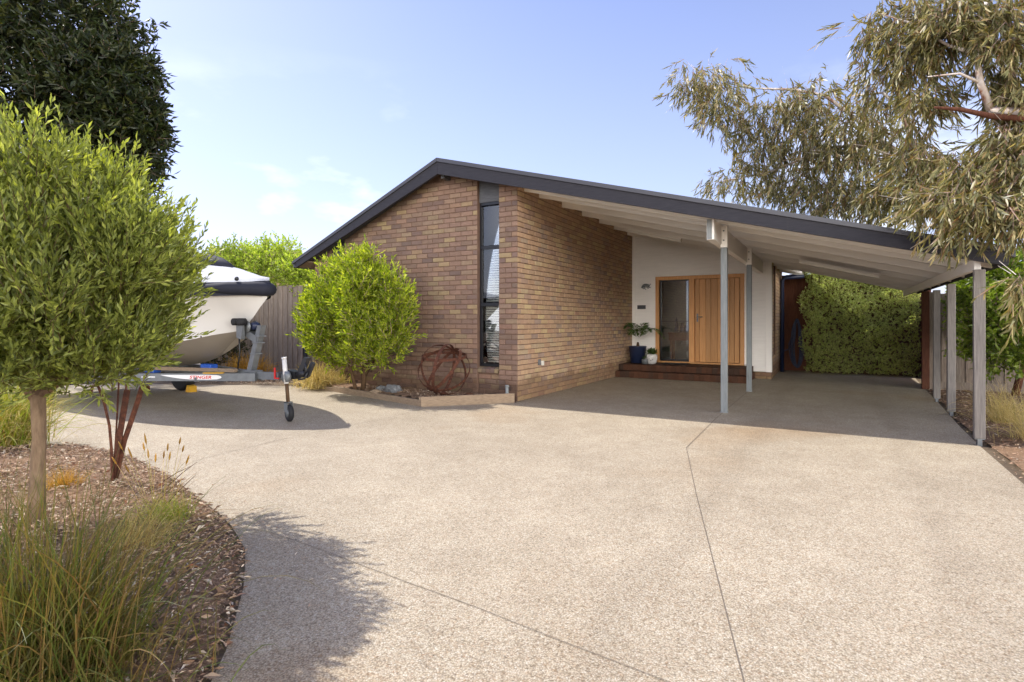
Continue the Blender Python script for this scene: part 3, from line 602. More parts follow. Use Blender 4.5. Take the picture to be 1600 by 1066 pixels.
m = MB(); m.box((DU0-.3, V6+1.4, .2), (2.0, V6+1.42, 2.7)); m.box((DU0-.3, V6+.13, .2), (DU0-.28, V6+1.4, 2.7)); m.box((1.9, V6+.13, .2), (1.92, V6+1.4, 2.7)); m.box((DU0-.3, V6+.12, .25), (2, V6+1.4, .29)); m.box((DU0-.3, V6+.12, 2.6), (2, V6+1.4, 2.64)); m.build('hallway', M['room'], sl)
# hall table and bottles seen through the sidelight
ht = thing('hall_table', (1.15, V6+.75, .29), 'dark timber hall table seen through the glass sidelight', 'table')
m = MB(); m.box((.78, V6+.55, 1.0), (1.75, V6+.95, 1.05), 0, .004); m.build('tabletop', M['redfence'], ht)
m = MB(); m.box((.8, V6+.57, .84), (1.73, V6+.6, .999)); m.build('apron', M['redfence'], ht)
for x in (.82, 1.66):
    for y in (V6+.62, V6+.88): m = MB(); m.box((x, y, .291), (x+.06, y+.05, .999)); m.build('leg', M['redfence'], ht)
for i, (x, h, r, lb) in enumerate(((.98, .42, .06, 'tall slender decanter with a pointed stopper on the hall table'), (1.12, .26, .07, 'squat dark jar on the hall table, middle of three vessels'), (1.24, .30, .06, 'short lidded jar on the hall table, right of the decanter'))):
    m = MB(); m.lathe((x, V6+.66, 1.052), [(r*.8, 0), (r, .02), (r, h*.5), (r*.45, h*.62), (r*.35, h*.72), (r*.6, h*.76), (r*.15, h*.86), (.004, h)], 18)
    m.build('jar' if i else 'decanter', M['navypaint'], None, label=lb, category='jar' if i else 'decanter')

# ceiling lamps
for i, (u0, u1, v, lb) in enumerate(((.60, 1.80, 3.82, 'white fluorescent batten under the carport ceiling nearer the brick wall'), (4.0, 5.25, 3.62, 'white fluorescent batten under the carport ceiling nearer the timber posts'))):
    t_ = thing('batten_light', ((u0+u1)/2, v, rf((u0+u1)/2)), lb, 'ceiling light', 'fluorescent battens under the carport ceiling')
    k = .262; zf = lambda u: rf(u)
    m = MB(); m.hexa([(u0, v-.045, zf(u0)-.035), (u1, v-.045, zf(u1)-.035), (u1, v+.045, zf(u1)-.035), (u0, v+.045, zf(u0)-.035)], [(u0, v-.045, zf(u0)-.001), (u1, v-.045, zf(u1)-.001), (u1, v+.045, zf(u1)-.001), (u0, v+.045, zf(u0)-.001)]); m.build('housing', M['white'], t_)
    m = MB(); m.hexa([(u0+.01, v-.06, zf(u0)-.085), (u1-.01, v-.06, zf(u1)-.085), (u1-.01, v+.06, zf(u1)-.085), (u0+.01, v+.06, zf(u0)-.085)], [(u0+.01, v-.07, zf(u0)-.036), (u1-.01, v-.07, zf(u1)-.036), (u1-.01, v+.07, zf(u1)-.036), (u0+.01, v+.07, zf(u0)-.036)]); m.build('diffuser', M['plastic'], t_)

# wall ornament, plaque, outlet
ox, oz = .36, 2.24
m = MB(); pts = [(ox-.11+.22*k/8, V6-.045, oz-.03+.07*math.sin(k/8*2.6)) for k in range(9)]
m.tube(pts, [.012, .026, .036, .04, .038, .032, .03, .026, .012], 10)
for sx, sz in ((-.07, -.06), (-.02, -.075), (.05, -.05), (.10, -.035), (.11, .055)):
    m.tube([(ox+sx*.6, V6-.045, oz+.0), (ox+sx, V6-.055, oz+sz*.6), (ox+sx+.015, V6-.05, oz+sz), (ox+sx+.035, V6-.05, oz+sz+.005)], .009, 8)
m.build('wall_ornament', M['steel'], None, label='small silver metal lizard shaped ornament on the white entry wall', category='ornament')
m = MB(); m.box((.14, V6-.034, 1.66), (.36, V6-.022, 1.76), 0, .003); pq = m.build('wall_plaque', M['panel'], None, label='small dark grey rectangular plaque on the white entry wall', category='plaque')
m = MB(); m.box((0.016, .84, .55), (.045, .91, .63), 1, .004); m.box((0.003, .74, .56), (.02, .835, .66), 0, .003); m.build('outlet_box', [M['stone'], M['plastic']], None, label='small white outlet box low on the side brick wall', category='outlet')
# grey pipe stub near corner
m = MB(); m.tube([(-.12, -.13, .0), (-.12, -.13, .27)], .028, 14); m.tube([(-.12, -.13, .25), (-.12, -.13, .285)], .034, 14); m.build('pipe_stub', M['postgrey'], None, label='short grey pipe standing at the brick corner inside the edging', category='pipe')
# downpipe (part of the house) and hose
m = MB(); m.tube([(3.9, 8.35, 2.52), (3.45, 8.35, 2.50), (3.38, 8.35, 2.42), (3.38, 8.35, 0)], .05, 12); m.build('downpipe', M['navypaint'], house)
m = MB()
for k in range(9):
    cx = 3.72+.02*math.sin(k*2.1); w_ = .07+.012*k; top = 1.42-.01*k; bot = .15-.012*(k % 4); pts = []
    for j in range(25):
        a = 2*math.pi*j/24; pts.append((cx+w_*math.sin(a)*(1.0 if math.cos(a) < 0 else .7), 8.55-.012*k, (top+bot)/2+(top-bot)/2*math.cos(a)))
    m.tube(pts, .012, 6)
m.tube([(3.62, 8.5, .75), (3.52, 8.4, .6), (3.42, 8.28, .55), (3.36, 8.24, .5)], .012, 6)
m.build('garden_hose', M['navypaint'], None, label='coiled dark blue garden hose hanging beside the downpipe', category='hose')

# planter edging
m = MB()
def plank(a, b, z0, z1, th=.05):
    a = Vector(a); b = Vector(b); d = (b-a).normalized(); s = Vector((-d.y, d.x))*th
    m.hexa([(a.x, a.y, z0), (b.x, b.y, z0), (b.x+s.x, b.y+s.y, z0), (a.x+s.x, a.y+s.y, z0)], [(a.x, a.y, z1), (b.x, b.y, z1), (b.x+s.x, b.y+s.y, z1), (a.x+s.x, a.y+s.y, z1)])
plank((-4.9, -.30), (-3.71, -.58), -.01, .07); plank((-3.70, -.582), (-1.06, -1.208), -.01, .10); plank((-1.05, -1.21), (.0, -.09), -.01, .15)
m.box((-1.10, -1.20, -.01), (-1.045, -1.14, .155))
m.build('timber_edging', M['edging'], None, label='low grey timber edging around the planter by the brick wall', category='edging')
# rocks
def rock(name, c, r, label, mat='stone', seed=1):
    rr = random.Random(seed); import bmesh
    bm = bmesh.new(); bmesh.ops.create_icosphere(bm, subdivisions=3, radius=1)
    ph = [rr.uniform(0, 6) for _ in range(6)]
    for v in bm.verts:
        x, y, z = v.co; f = 1+.16*math.sin(3*x+ph[0])*math.sin(3.3*y+ph[1])+.12*math.sin(5*z+4*x+ph[2])+.06*math.sin(9*y+ph[3]+7*x)
        v.co = Vector((x*r[0]*f, y*r[1]*f, max(z, -.6)*r[2]*f))
    me = bpy.data.meshes.new(name); bm.to_mesh(me); bm.free(); me.materials.append(M[mat]); o = bpy.data.objects.new(name, me); COL.objects.link(o); o.location = c
    o['label'] = label; o['category'] = 'rock'; o['group'] = 'rocks in the planter'; return o
rock('rock', (-2.15, -.62, .13), (.16, .12, .10), 'largest grey rock in the planter between bush and rusty sphere', seed=2)
rock('rock', (-2.5, -.55, .12), (.11, .09, .06), 'smaller grey rock left of the largest one in the planter', seed=3)
rock('rock', (-.62, -.5, .12), (.10, .07, .05), 'flat reddish rock right of the rusty sphere', 'step', 5)
rock('rock', (-2.35, -.85, .11), (.12, .07, .04), 'low tan rock at the front of the planter beside the edging', 'edging', 6)

# rusty band sphere
sp = thing('band_sphere', (-1.12, -.52, .1), 'open garden sphere made of rusty flat steel bands', 'garden sphere')
c0 = Vector((-1.12, -.52, .53)); Rr = .44
axp = (Vector((-.05, .62, .62))).normalized(); e1 = axp.cross(Vector((1, 0, 0))).normalized(); e2 = axp.cross(e1)
def ring(center, n_, R, wd=.052, th=.006, seg=56, name='hoop'):
    n_ = n_.normalized(); a = n_.orthogonal().normalized(); b = n_.cross(a); m = MB(); vs = []
    for k in range(seg):
        an = 2*math.pi*k/seg; rdir = a*math.cos(an)+b*math.sin(an)
        for rr_, s_ in ((R, -1), (R, 1), (R-th, 1), (R-th, -1)): vs.append(center+rdir*rr_+n_*wd/2*s_)
    fs = [(k*4+e, k*4+(e+1) % 4, ((k+1) % seg)*4+(e+1) % 4, ((k+1) % seg)*4+e) for k in range(seg) for e in range(4)]
    m.add(vs, fs, 0); return m.build(name, M['rust'], sp)
for i in range(4):
    an = math.pi*i/4+.3; ring(c0, e1*math.cos(an)+e2*math.sin(an), Rr-.004*i)
ring(c0+Vector((0, 0, .22)), Vector((.05, -.1, 1)), .375, .048)
m = MB(); m.lathe((c0.x, c0.y, .09), [(.09, 0), (.07, .03), (.03, .05), (.02, .09)], 16); m.build('foot', M['rust'], sp)

# rusty blade sculpture in the left bed
sc = thing('steel_reeds', (-.36, -5.82, .04), 'rusty steel reed sculpture with curled strips in the left bed', 'garden sculpture')
def strip(pts, wd, th=.006, side=Vector((.866, .5, 0))):
    m = MB(); pts = [Vector(p) for p in pts]; n = len(pts); vs = []
    for i, p in enumerate(pts):
        tdir = (pts[min(i+1, n-1)]-pts[max(i-1, 0)]).normalized(); nn = side.cross(tdir).normalized(); ww = wd if not isinstance(wd, list) else wd[i]
        for a, b in ((-1, -1), (1, -1), (1, 1), (-1, 1)): vs.append(p+side*a*ww/2+nn*b*th/2)
    fs = [(i*4+e, i*4+(e+1) % 4, (i+1)*4+(e+1) % 4, (i+1)*4+e) for i in range(n-1) for e in range(4)]+[(3, 2, 1, 0), tuple((n-1)*4+k for k in range(4))]
    m.add(vs, fs); return m.build('reed', M['rust'], sc)
dS = 4.42
def dd(px, py, o=0): return D(px, py, dS+o)
strip([dd(174, 768), dd(178, 735), dd(184, 700), dd(191, 655), dd(197, 620), dd(199, 609)], [.03, .035, .045, .05, .05, .05])
strip([dd(178, 765, .02), dd(186, 725, .02), dd(194, 690, .02), dd(206, 655, .02), dd(216, 625, .02), dd(222, 605, .02), dd(226, 601, .03), dd(230, 604, .05), dd(230, 614, .06)], [.03]+[.042]*8)
strip([dd(176, 765, -.02), dd(174, 700, -.02), dd(171, 665, -.02), dd(163, 630, -.02), dd(154, 605, -.02), dd(149, 600, -.03), dd(145, 603, -.05), dd(142, 615, -.06)], .02)
strip([dd(178, 760, .04), dd(180, 700, .04), dd(183, 650, .05), dd(186, 590, .06)], .012)
strip([dd(182, 740, .05), dd(190, 690, .05), dd(194, 640, .06), dd(199, 583, .08)], .012)

# ================================================================== BOAT
boat = thing('motor_boat', (-5.4, -3, .6), 'white motor boat under a pale grey canvas cover with navy trim', 'boat')
st = [(-2.34, 0.0, 1.74, 0.0, 1.66, 1.66), (-2.50, .14, 1.72, .0, 1.53, 1.53), (-2.64, .25, 1.715, .0, 1.40, 1.40), (-2.80, .36, 1.71, .0, 1.28, 1.28), (-2.94, .45, 1.705, .03, 1.20, 1.17), (-3.19, .60, 1.70, .26, 1.14, .99), (-3.58, .78, 1.69, .50, 1.05, .77), (-4.17, .97, 1.67, .76, .97, .66), (-5.0, 1.10, 1.66, .93, .90, .61), (-6.0, 1.15, 1.64, 1.0, .87, .58), (-7.3, 1.15, 1.62, 1.0, .87, .58), (-8.2, 1.12, 1.60, .98, .88, .60)]
def hull_rings(stt, side):
    return [[(u, -3+side*gw, gz), (u, -3+side*(gw*.72+cw*.28), gz*.6+cz_*.4), (u, -3+side*cw, cz_)] for (u, gw, gz, cw, cz_, kz) in stt]
# chine runs low at the bow stem: make stem points merge
def bow(u): return u
m = MB()
def grid(m, rows, mi, flip):
    n = len(rows[0]); vs = [p for r in rows for p in r]; fs = []
    for i in range(len(rows)-1):
        for k in range(n-1):
            q = (i*n+k, i*n+k+1, (i+1)*n+k+1, (i+1)*n+k); fs.append(q[::-1] if flip else q)
    m.add(vs, fs, mi, True)
def densify(stt, k=4):                    # smooth curve through the stations
    out = []
    for i in range(len(stt)-1):
        p0, p1, p2, p3 = stt[max(i-1, 0)], stt[i], stt[i+1], stt[min(i+2, len(stt)-1)]
        for j in range(k):
            t_ = j/k; r = []
            for a, b, c, d in zip(p0, p1, p2, p3): r.append(.5*((2*b)+(c-a)*t_+(2*a-5*b+4*c-d)*t_*t_+(3*b-a-3*c+d)*t_**3))
            r[3] = max(0, r[3]); r[4] = max(r[4], r[5]); r[1] = max(0, r[1]); out.append(tuple(r))
    return out+[stt[-1]]
stf = densify(st)
for side in (-1, 1):
    grid(m, [[(u, -3+side*(gw*(1-t_)+cw*t_-.10*gw*math.sin(math.pi*t_)), gz*(1-t_)+cz_*t_) for t_ in (0, .2, .4, .6, .8, 1)] for (u, gw, gz, cw, cz_, kz) in stf], 0, side > 0)
    grid(m, [[(u, -3+side*cw*(1-t_), cz_*(1-t_)**1.3+kz*(1-(1-t_)**1.3)) for t_ in (0, .25, .5, .75, 1)] for (u, gw, gz, cw, cz_, kz) in stf], 1, side > 0)
u, gw, gz, cw, c_, kz = st[-1]
m.add([(u, -3-gw, gz), (u, -3-cw, c_), (u, -3, kz), (u, -3+cw, c_), (u, -3+gw, gz)], [(0, 1, 2, 3, 4)], 0)
hl = m.build('hull', [M['hullwhite'], M['hulllow']], boat)
m = MB()
for i in range(3):                                       # pressed strakes along the topside
    f_ = .25+.22*i; pts = [(s[0]-.004, -3-(s[1]*(1-f_)+s[3]*f_-.10*s[1]*math.sin(math.pi*f_))-.001, s[2]*(1-f_)+s[4]*f_) for s in stf[20:]]
    m.tube(pts, .0035, 6)
m.build('strake', M['hullwhite'], hl)
def rim(stt, grow, dz): return [(u+(.05 if i == 0 else .01)*(grow > 0), gw+grow*(0 if i == 0 else 1), gz+dz) for i, (u, gw, gz, cw, c_, kz) in enumerate(stt)]
m = MB()
lo = rim(st, .03, -.02); hi = rim(st, .035, .17)
for side in (-1, 1):
    for i in range(len(st)-1):
        drop = .0
        q = [(lo[i][0], -3+side*lo[i][1], lo[i][2]), (lo[i+1][0], -3+side*lo[i+1][1], lo[i+1][2]), (hi[i+1][0], -3+side*hi[i+1][1], hi[i+1][2]), (hi[i][0], -3+side*hi[i][1], hi[i][2]+(.0 if i else .0))]
        if side > 0: q = q[::-1]
        m.add(q, [(0, 1, 2, 3)], 0, True)
m.tube([(-2.95, -3-.50, 1.80), (-2.72, -3-.34, 1.80), (-2.50, -3-.17, 1.795), (-2.37, -3.05, 1.79), (-2.345, -3, 1.79), (-2.37, -2.95, 1.79), (-2.50, -2.83, 1.795)], [.055, .085, .098, .10, .10, .10, .09], 12)
m.build('cover_trim', M['navy'], boat)
m = MB(); ridge = [1.95, 1.98, 2.02, 2.06, 2.10, 2.15, 2.22, 2.28, 2.34, 2.34, 2.2, 1.95]
def rdg(u): return float(np.interp(-u, [-h[0] for h in hi], ridge))
hif = [(r[0], r[1], r[2]) for r in densify([(h[0], h[1], h[2], 0, 0, 0) for h in hi])]
for side in (-1, 1):
    grid(m, [[(u, -3+side*gw*(1-t_), gz*(1-t_)+rdg(u)*t_+.10*(rdg(u)-gz)*math.sin(math.pi*t_)-.012*math.sin(u*9+t_*3)*math.sin(math.pi*t_)) for t_ in (0, .2, .4, .6, .8, 1)][::-1] for (u, gw, gz) in hif], 0, side > 0)
cv = m.build('boat_cover', M['covergrey'], boat)
m = MB(); m.tube([(-3.1, -3, 2.12), (-3.4, -3, 2.19), (-3.7, -3, 2.25), (-4.1, -3, 2.30)], [.03, .10, .12, .08], 8); m.build('cover_patch', M['navy'], cv)
m = MB(); m.tube([(-2.62, -3.27, 1.93), (-2.58, -3.30, 1.92)], .028, 12); m.build('cover_eyelet', M['black'], cv)
m = MB(); m.lathe((-3.15, -3.46, 1.12), [(.012, -.004), (.012, .004)], 10, axis='v'); m.build('drain_plug', M['black'], hl)
# trailer
tr_ = thing('boat_trailer', (-5, -3, 0), 'galvanised steel boat trailer parked under the white boat', 'trailer')
m = MB()
def bar(m, a, b, w_=.05, h=.10, mi=0):
    a = Vector(a); b = Vector(b); d = (b-a).normalized(); s = Vector((-d.y, d.x, 0)).normalized()*w_/2; u_ = Vector((0, 0, h/2))
    m.hexa([a-s-u_, b-s-u_, b+s-u_, a+s-u_], [a-s+u_, b-s+u_, b+s+u_, a+s+u_], mi)
bar(m, (-2.05, -3, .58), (-3.0, -3, .56), .075, .10)
for s_ in (-1, 1): bar(m, (-2.5, -3+s_*.06, .55), (-4.5, -3+s_*.74, .51), .05, .11); bar(m, (-4.5, -3+s_*.74, .51), (-8.1, -3+s_*.86, .50), .05, .11)
for u in (-3.4, -4.5, -5.6, -7.2, -8.05): bar(m, (u, -3-(.86 if u < -4.6 else .40), .50), (u, -3+(.86 if u < -4.6 else .40), .50), .05, .06)
bar(m, (-3.0, -3, .60), (-8.0, -3, .50), .06, .06)
m.tube([(-6.4, -4.2, .31), (-6.4, -1.8, .31)], .03, 10)
bar(m, (-7.0, -3.86, .40), (-5.8, -3.86, .40), .05, .06); bar(m, (-7.0, -2.14, .40), (-5.8, -2.14, .40), .05, .06)
trf = m.build('frame', M['steel'], tr_)
for s_ in (-1, 1):
    y = -3+s_*1.12
    m = MB(); m.lathe((-6.4, y, .31), [(.17, -.095), (.27, -.10), (.30, -.08), (.313, -.04), (.313, .04), (.30, .08), (.27, .10), (.17, .095)], 32, axis='v')
    wl = m.build('wheel', M['rubber'], tr_)
    m = MB(); m.lathe((-6.4, y, .31), [(.05, s_*.105), (.09, s_*.10), (.11, s_*.07), (.165, s_*.06), (.172, s_*.10)], 28, axis='v'); m.build('rim', M['hullwhite'], wl)
    m = MB(); pr = []
    for k in range(13):
        a = math.pi*k/12; pr.append((-6.4+.40*math.cos(a), .34+.40*math.sin(a)))
    pr2 = [(-6.4+(x+6.4)*.985, .34+(z-.34)*.985) for x, z in pr][::-1]
    for (p, q), (p2, q2) in zip(zip(pr, pr[1:]), zip(pr2[::-1], pr2[::-1][1:])):
        m.hexa([(p2[0], y-.13, p2[1]), (q2[0], y-.13, q2[1]), (q2[0], y+.13, q2[1]), (p2[0], y+.13, p2[1])], [(p[0], y-.13, p[1]), (q[0], y-.13, q[1]), (q[0], y+.13, q[1]), (p[0], y+.13, p[1])])
    m.build('mudguard', M['hullwhite'], tr_)
# blue skids / rollers and supports
for (u, v, sz) in ((-3.55, -3.10, .70), (-4.75, -3.28, .62)):
    m = MB(); m.box((u-.13, v-.06, sz-.09), (u+.13, v+.06, sz), 0, .01); m.build('skid', M['blue'], tr_)
    m = MB(); m.box((u-.10, v-.05, .53), (u+.10, v+.03, sz-.091), 0); m.build('skid_bracket', M['steel'], tr_)
m = MB(); bar(m, (-2.9, -3.10, .63), (-4.9, -3.32, .60), .06, .05); m.build('skid_rail', M['edging'], tr_)
m = MB(); bar(m, (-2.95, -3.262, .605), (-3.25, -3.355, .598), .05, .012); m.build('reflector', M['yellow'], tr_)
# winch post, winch, rollers
m = MB(); a, b = Vector((-2.68, -3, .60)), Vector((-2.44, -3, 1.26))
bar(m, (-2.80, -3, .625), (-2.52, -3, .625), .12, .03)
m.hexa([(-2.73, -3.045, .64), (-2.63, -3.045, .64), (-2.63, -2.955, .64), (-2.73, -2.955, .64)], [(-2.50, -3.04, 1.28), (-2.41, -3.04, 1.28), (-2.41, -2.96, 1.28), (-2.50, -2.96, 1.28)])
for tt in (.42, .66, .80): p = a.lerp(b, tt); m.box((p.x-.07, -3.055, p.z-.008), (p.x+.06, -2.945, p.z+.008))
wp = m.build('winch_post', M['steel'], tr_)
m = MB(); m.hexa([(-2.94, -3.05, 1.20), (-2.52, -3.05, 1.02), (-2.52, -2.95, 1.02), (-2.94, -2.95, 1.20)], [(-2.92, -3.05, 1.30), (-2.50, -3.05, 1.12), (-2.50, -2.95, 1.12), (-2.92, -2.95, 1.30)])
m.hexa([(-2.84, -3.13, 1.10), (-2.74, -3.13, 1.08), (-2.74, -3.06, 1.08), (-2.84, -3.06, 1.10)], [(-2.85, -3.13, 1.34), (-2.68, -3.13, 1.34), (-2.68, -3.12, 1.34), (-2.85, -3.12, 1.34)])
m.build('winch_arm', M['steel'], wp)
m = MB(); m.lathe((-2.70, -3.0, 1.26), [(.085, -.07), (.085, -.06), (.045, -.055), (.045, .055), (.085, .06), (.085, .07)], 20, axis='v'); m.build('winch', M['steel'], wp)
m = MB(); m.lathe((-2.60, -3.0, 1.27), [(.05, -.05), (.06, 0), (.05, .05)], 18, axis='v'); m.build('winch_drum', M['navypaint'], wp)
for (x, z) in ((-2.83, 1.33), (-2.70, 1.33)):
    m = MB(); m.lathe((x, -3.14, z), [(.03, -.06), (.052, -.05), (.052, .05), (.03, .06)], 18, axis='v'); m.build('roller', M['rubber'], wp)
m = MB(); m.tube([(-2.9, -3.05, 1.15), (-2.88, -3.05, .9), (-2.93, -3.05, .64)], .012, 6); m.build('safety_strap', M['black'], wp)
# coupling, jockey wheel
m = MB(); bar(m, (-1.72, -3, .60), (-2.08, -3, .60), .07, .07); m.tube([(-1.72, -3, .60), (-1.58, -3, .64), (-1.50, -3, .62)], [.035, .05, .04], 12); m.hexa([(-1.86, -3.05, .56), (-1.70, -3.05, .56), (-1.70, -2.95, .56), (-1.86, -2.95, .56)], [(-1.86, -3.05, .68), (-1.70, -3.05, .66), (-1.70, -2.95, .66), (-1.86, -2.95, .68)])
cp_ = m.build('coupling', M['black'], tr_)
m = MB()
m.hexa([(-1.70, -3.03, .62), (-1.60, -3.03, .60), (-1.60, -2.97, .60), (-1.70, -2.97, .62)], [(-1.55, -3.03, .86), (-1.48, -3.03, .85), (-1.48, -2.97, .85), (-1.55, -2.97, .86)])
m.hexa([(-1.56, -3.02, .60), (-1.48, -3.02, .60), (-1.48, -2.98, .60), (-1.56, -2.98, .60)], [(-1.42, -3.02, .80), (-1.37, -3.02, .78), (-1.37, -2.98, .78), (-1.42, -2.98, .80)])
m.tube([(-1.52, -3.04, .62), (-1.47, -3.05, .70), (-1.50, -3.04, .78)], .016, 8); m.tube([(-1.62, -3.05, .56), (-1.50, -3.05, .58), (-1.46, -3.04, .66)], .012, 8)
m.build('handbrake', M['black'], tr_)
m = MB(); m.lathe((-1.80, -3.10, .595), [(.03, -.03), (.075, -.025), (.075, .02), (.05, .04)], 22, axis='v'); m.build('jockey_clamp', M['steel'], tr_)
jk = MB(); jk.tube([(-1.80, -3.10, .50), (-1.845, -3.10, .83)], .031, 14); jk.tube([(-1.845, -3.10, .83), (-1.85, -3.10, .855)], .036, 12)
jo = jk.build('jockey_stem', M['hullwhite'], tr_)
m = MB(); m.tube([(-1.795, -3.10, .50), (-1.765, -3.10, .24)], .024, 14); m.build('jockey_tube', M['barkdark'], tr_)
m = MB(); m.hexa([(-1.79, -3.145, .14), (-1.73, -3.145, .10), (-1.73, -3.135, .10), (-1.79, -3.135, .14)], [(-1.80, -3.145, .26), (-1.73, -3.145, .26), (-1.73, -3.135, .26), (-1.80, -3.135, .26)])
m.hexa([(-1.79, -3.065, .14), (-1.73, -3.065, .10), (-1.73, -3.055, .10), (-1.79, -3.055, .14)], [(-1.80, -3.065, .26), (-1.73, -3.065, .26), (-1.73, -3.055, .26), (-1.80, -3.055, .26)]); m.box((-1.80, -3.145, .25), (-1.73, -3.055, .262)); m.build('jockey_fork', M['steel'], tr_)
m = MB(); ja = Vector((.35, .94, 0)).normalized()
vs = []; prof = [(.05, -.03), (.092, -.033), (.11, -.018), (.113, 0), (.11, .018), (.092, .033), (.05, .03)]; sg = 28; jb = Vector((-ja.y, ja.x, 0))
jc = Vector((-1.74, -3.10, .113))
for r_, h_ in prof:
    for k in range(sg): an = 2*math.pi*k/sg; vs.append(jc+ja*h_+(jb*math.cos(an)+Vector((0, 0, 1))*math.sin(an))*r_)
fs = [(i*sg+k, i*sg+(k+1) % sg, (i+1)*sg+(k+1) % sg, (i+1)*sg+k) for i in range(6) for k in range(sg)]+[tuple(range(sg)), tuple(6*sg+k for k in range(sg))]
m.add(vs, fs, 0, True); jw = m.build('jockey_wheel', M['rubber'], tr_)
m = MB(); m.tube([jc-ja*.036, jc+ja*.036], .055, 20); m.build('rim', M['steel'], jw)
m = MB(); m.box((-2.12, -3.055, .545), (-2.09, -3.045, .70)); m.box((-2.09, -3.055, .545), (-2.02, -3.045, .565)); m.build('safety_hook', M['red'], tr_)
# decal on the near drawbar rail
ra, rb_ = Vector((-2.5, -3.06, .55)), Vector((-4.5, -3.74, .51)); rd = (rb_-ra).normalized(); ro = Vector((rd.y, -rd.x, 0)).normalized()
if ro.y > 0: ro = -ro
xd = -rd
def onrail(u_, h, off): p = ra+rd*((ra.x-u_)/abs(rd.x)); return p+ro*(.025+off)+Vector((0, 0, h))
m = MB(); ol = []
for (x, h) in ((-3.97, .034), (-3.90, .020), (-3.80, .002), (-3.66, -.018), (-3.50, -.030), (-3.22, -.035), (-3.08, -.030), (-3.02, -.015), (-3.0, .0), (-3.02, .018), (-3.08, .032), (-3.2, .036)): ol.append(onrail(x, h, .0015))
m.add(ol, [tuple(range(len(ol)))]); dc = m.build('decal', M['decal'], trf)
tcv = bpy.data.curves.new('lettering', 'FONT'); tcv.body = "STINGER"; tcv.size = .062; tcv.extrude = .0006; tcv.space_character = 1.05; tcv.shear = .2; tcv.offset = .0012
to = bpy.data.objects.new('tmp', tcv); COL.objects.link(to); bpy.context.view_layer.update()
me = bpy.data.meshes.new_from_object(to.evaluated_get(bpy.context.evaluated_depsgraph_get())); bpy.data.objects.remove(to)
me.materials.clear(); me.materials.append(M['decalred']); xs_ = [v.co.x for v in me.vertices]; sx = .36/(max(xs_)-min(xs_))
base = onrail(-3.50, -.02, .0035)-wloc(trf)
for v in me.vertices: v.co = base+xd*(v.co.x*sx)+Vector((0, 0, v.co.y))+ro*v.co.z
lt = bpy.data.objects.new('lettering', me); COL.objects.link(lt); lt.parent = trf
m = MB(); 
for k, (x, l_) in enumerate(((-4.27, .07), (-4.17, .12))): m.add([onrail(x, -.004, .0015), onrail(x+l_, -.004, .0015), onrail(x+l_, .012, .0015), onrail(x, .012, .0015)], [(0, 1, 2, 3)])
m.build('decal', M['decal'], trf)
# chock
m = MB(); m.prism([(-6.08, 0), (-5.94, 0), (-5.95, .11), (-6.03, .13)], -2.02, -1.88); m.build('wheel_chock', M['yellow'], None, label='yellow wheel chock behind the trailer wheel', category='wheel chock')

# ================================================================== POTS
def pot(name, loc, prof, mat, label): 
    o = thing(name, loc, label, 'plant pot'); m = MB(); m.lathe(loc, prof, 32); m.build('pot', M[mat], o)
    m = MB(); r = prof[-1][0]; m.lathe(loc, [(r, prof[-1][1]-.012), (r*.2, prof[-1][1]-.01)], 24); m.build('soil', M['soil'], o); return o
PZ = .297
p1 = (.30, 5.62, PZ); po1 = pot('potted_palm', p1, [(.155, 0), (.175, .02), (.215, .40), (.225, .42), (.215, .425), (.20, .41), (.195, .37)], 'navypaint', 'small palm in a large navy pot on the entry step'); po1['category'] = 'potted plant'
m = MB(); m.tube([(.30, 5.62, .66), (.31, 5.62, .74), (.31, 5.61, .82)], [.035, .04, .02], 10); m.build('stem', M['barkdark'], po1)
LV, LF, off = [], [], 0
def frond(base, tip, sag, nl=26, ll=.20):
    global off
    b = np.array(base); t_ = np.array(tip); ts = np.linspace(.18, 1, nl); P = b+(t_-b)*ts[:, None]+np.array([0, 0, 1])*(np.sin(ts*np.pi)*sag)[:, None]
    d = unit(np.gradient(P, axis=0)); sd_ = unit(np.cross(d, [0, 0, 1])); 
    for s_ in (-1, 1):
        dr_ = unit(d*.75+sd_*s_*.75+np.array([0, 0, -.25])+RS.normal(size=d.shape)*.08); L = ll*np.sin(np.clip(ts, .05, .97)*np.pi)**.5
        V, F = leafverts(P, dr_, L, .016, .2, long=True, sickle=.05); LV.append(V); LF.append(F+off); off += len(V)
for tp, sg in (((.02, 5.4, 1.18), .22), ((.55, 5.35, 1.05), .28), ((1.0, 5.45, .95), .30), ((.40, 5.9, 1.30), .10), ((.10, 5.75, 1.30), .12), ((.25, 5.2, 1.02), .22), ((.6, 5.75, 1.1), .2)): frond((.31, 5.61, .80), tp, sg)
npmesh('foliage', np.concatenate(LV), np.concatenate(LF), M['palm'], po1)
p2 = (.68, 5.50, PZ); po2 = pot('potted_succulent', p2, [(.085, 0), (.11, .015), (.145, .10), (.15, .19), (.14, .235), (.13, .24), (.125, .20)], 'hullwhite', 'succulent in a round white pot beside the navy pot'); po2['category'] = 'potted plant'
C0, d0 = ell((.68, 5.50, .55), (.07, .07, .03), 26); P, Dd = shoots(C0, unit(d0+np.array([0, 0, 1.2])), .09, 7, .9); V, F = leafverts(P, Dd, .075, .028, .3); npmesh('foliage', V, F, M['palm'], po2)
for k in range(5): a = -2.2+k*.28; m = MB(); m.lathe((.68+.148*math.cos(a), 5.50+.148*math.sin(a), PZ+.09+.02*(k % 3)), [(.004, -.008), (.012, 0), (.004, .012)], 8); m.build('pot_pattern', M['black'], po2)
